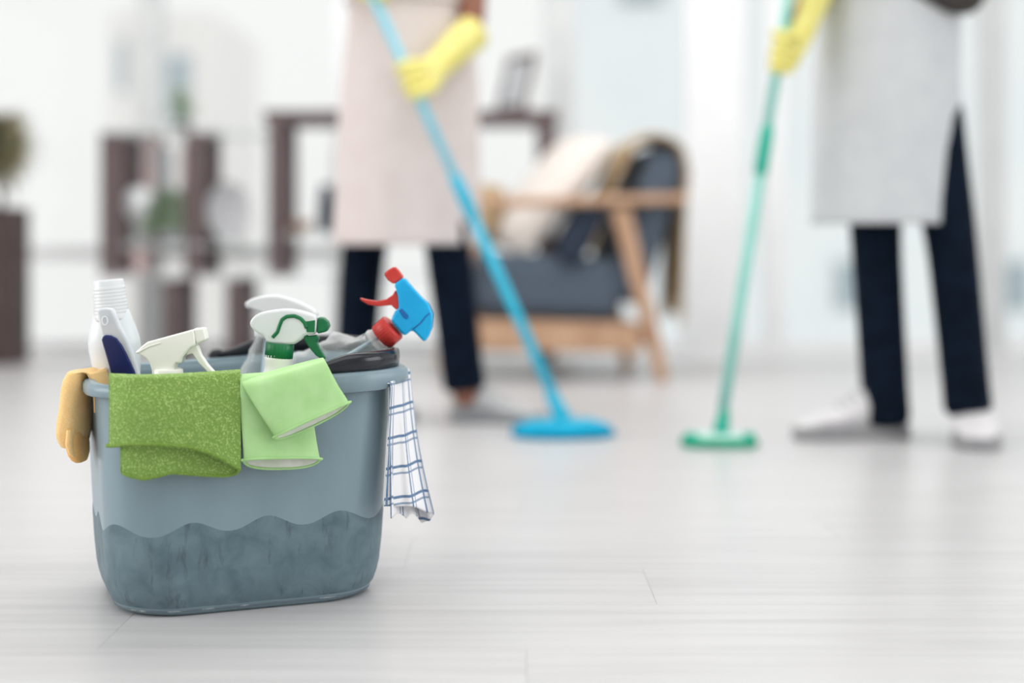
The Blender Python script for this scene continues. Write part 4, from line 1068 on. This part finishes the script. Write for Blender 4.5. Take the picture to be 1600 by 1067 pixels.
lathe('vase_body', c, (0, 0, 1), [(.022, 0), (.026, .006), (.022, .05), (.024, .085), (.040, .10), (.054, .13), (.056, .16), (.047, .19), (.030, .207), (.024, .21), (.020, .205)], M['ceramic'], o, n=36)
c = SO(345, 0, .15); c.z = zg
o = thing('decorative_plate', 'oval pale grey plate standing upright on the lower glass shelf', 'plate', c)
ctr = c + Vector((0, 0, .118))
lathe('plate_disc', ctr, Vector((.1, -1, .15)), [(.002, .004), (.07, .004), (.098, .014), (.104, .016), (.104, .010), (.07, -.004), (.002, -.005)], M['greycer'], o, n=48, up=(0, 0, 1), sx=1.1, sy=.78)
for s in (-1, 1): beam('stand_foot', ctr + Vector((s*.035, -.03, -.117)), ctr + Vector((s*.035, .05, -.09)), .012, .01, M['darkwood'], o, (1, 0, 0), .002)
def book(label, px, b, z, w_, d_, h, m, tilt=0, group='books on the shelf'):
    c = SO(px, 0, b); c.z = z; o = thing('book', label, 'book', c, group); rm = Matrix.Rotation(tilt, 3, 'Y')
    up_ = Vector((0, 0, abs(math.sin(tilt))*w_/2))
    for s in (-1, 1): box('cover', c + up_ + rm @ Vector((s*(w_/2-.0015), 0, h/2)), (.003, d_, h), M[m], o, .0008, rm)
    box('spine', c + up_ + rm @ Vector((0, -d_/2+.0015, h/2)), (w_, .003, h), M[m], o, .0008, rm)
    box('pages', c + up_ + rm @ Vector((0, .003, h/2)), (w_-.007, d_-.010, h-.008), M['paper'], o, 0, rm)
book('wide pale pink book upright on the bottom board beside the left post', 212, .14, S(0, 430).z+.0075, .040, .20, .095, 'pinkbook')
for lab, pxx, m_, hh in (('tall pale pink book beside the left post behind the white vase', 216, 'pinkbook', .40), ('tall pale grey book standing right of the tall pink book', 232, 'palebook', .37), ('tall pale pink book left of the middle post behind the bushy plant', 276, 'pinkbook', .36)):
    book(lab, pxx, .235, zg, .045 if 'pink' in m_ else .03, .13, hh, m_)
c = SO(504, 0, .12); c.z = zr2
o = thing('tall_vase', 'tall dark navy vase on the shelf beside the pink apron', 'vase', c)
lathe('vase_body', c, (0, 0, 1), [(.024, 0), (.032, .006), (.034, .08), (.030, .14), (.022, .165), (.026, .18), (.021, .18), (.018, .165)], M['navycer'], o, n=28)
c = SO(462, 0, .12); c.z = zr2
o = thing('bowl', 'small brown wooden bowl beside the tall navy vase', 'bowl', c)
lathe('bowl_shell', c, (0, 0, 1), [(.020, 0), (.026, .003), (.042, .02), (.052, .045), (.049, .045), (.038, .022), (.01, .010)], M['brownbowl'], o, n=30)
# photo frame on the top board, turned and leaning
c = SO(797, 0, .12); c.z = zt2
pf = thing('picture_frame', 'dark wooden picture frame leaning on top of the shelving unit', 'picture frame', c)
rm = Matrix.Rotation(math.radians(-58), 3, 'Z') @ Matrix.Rotation(math.radians(-14), 3, 'X')
Wf, Hf = .19, .225; lift = Vector((0, 0, .004))
for nm, q, s in (('frame_bar', (0, 0, .011), (Wf, .018, .022)), ('frame_bar', (0, 0, Hf-.011), (Wf, .018, .022)), ('frame_bar', (-Wf/2+.011, 0, Hf/2), (.022, .018, Hf-.046)), ('frame_bar', (Wf/2-.011, 0, Hf/2), (.022, .018, Hf-.046))):
    box(nm, c + lift + rm @ Vector(q), s, M['darkwood'], pf, .002, rm)
box('picture', c + lift + rm @ Vector((0, .004, Hf/2)), (Wf-.046, .006, Hf-.046), M['photo'], pf, 0, rm)
beam('stand', c + rm @ Vector((0, .012, Hf*.6)), c + Vector((0, 0, .004)) + (rm @ Vector((0, .085, 0))).xy.to_3d(), .03, .006, M['darkwood'], pf, (1, 0, 0), .001)
# planter with spiky plant at the left edge
DP = 5.25; c = Vector(((0-800)/F*DP, DP, 0))
pl = thing('planter', 'tall dark brown square planter with a spiky olive plant at the left', 'planter', c)
hp_ = CH + (385-325)/F*DP; wp_ = .165
for s, k in ((1, 0), (-1, 0)):
    box('planter_side', c + Vector((s*(wp_/2-.008), 0, hp_/2+.001)), (.016, wp_, hp_), M['planter'], pl, .003)
    box('planter_side', c + Vector((0, s*(wp_/2-.008), hp_/2+.001)), (wp_-.033, .016, hp_), M['planter'], pl, .003)
box('soil', c + Vector((0, 0, hp_-.06)), (wp_-.034, wp_-.034, .05), M['soil'], pl, 0)
tube('stem', [c + Vector((0, 0, hp_-.05)), c + Vector((.006, 0, hp_+.1)), c + Vector((-.01, 0, hp_+.24))], [.014, .012, .010], M['darkwood'], pl, n=10)
v = []; f = []; hd_ = c + Vector((-.004, 0, hp_+.24))
for k in range(340):
    a = R.uniform(0, 2*PI); el = R.uniform(-1.25, 1.3); L_ = R.uniform(.07, .175)
    d = Vector((math.cos(a)*math.cos(el), math.sin(a)*math.cos(el), math.sin(el))); s = d.orthogonal().normalized()*.006
    st = hd_ + d*.02; md = st + d*L_*.55; tp = st + d*L_ + Vector((0, 0, -.18*L_)); n0 = len(v)
    v += [st-s*.6, st+s*.6, md+s, md-s, tp, md+d.cross(s)*.3]; f += [(n0, n0+1, n0+2, n0+5), (n0, n0+5, n0+3), (n0+3, n0+5, n0+4), (n0+5, n0+2, n0+4)]
fo = mesh('foliage', v, f, M['leafolive'], pl, fix=False); tag(fo, kind='stuff')
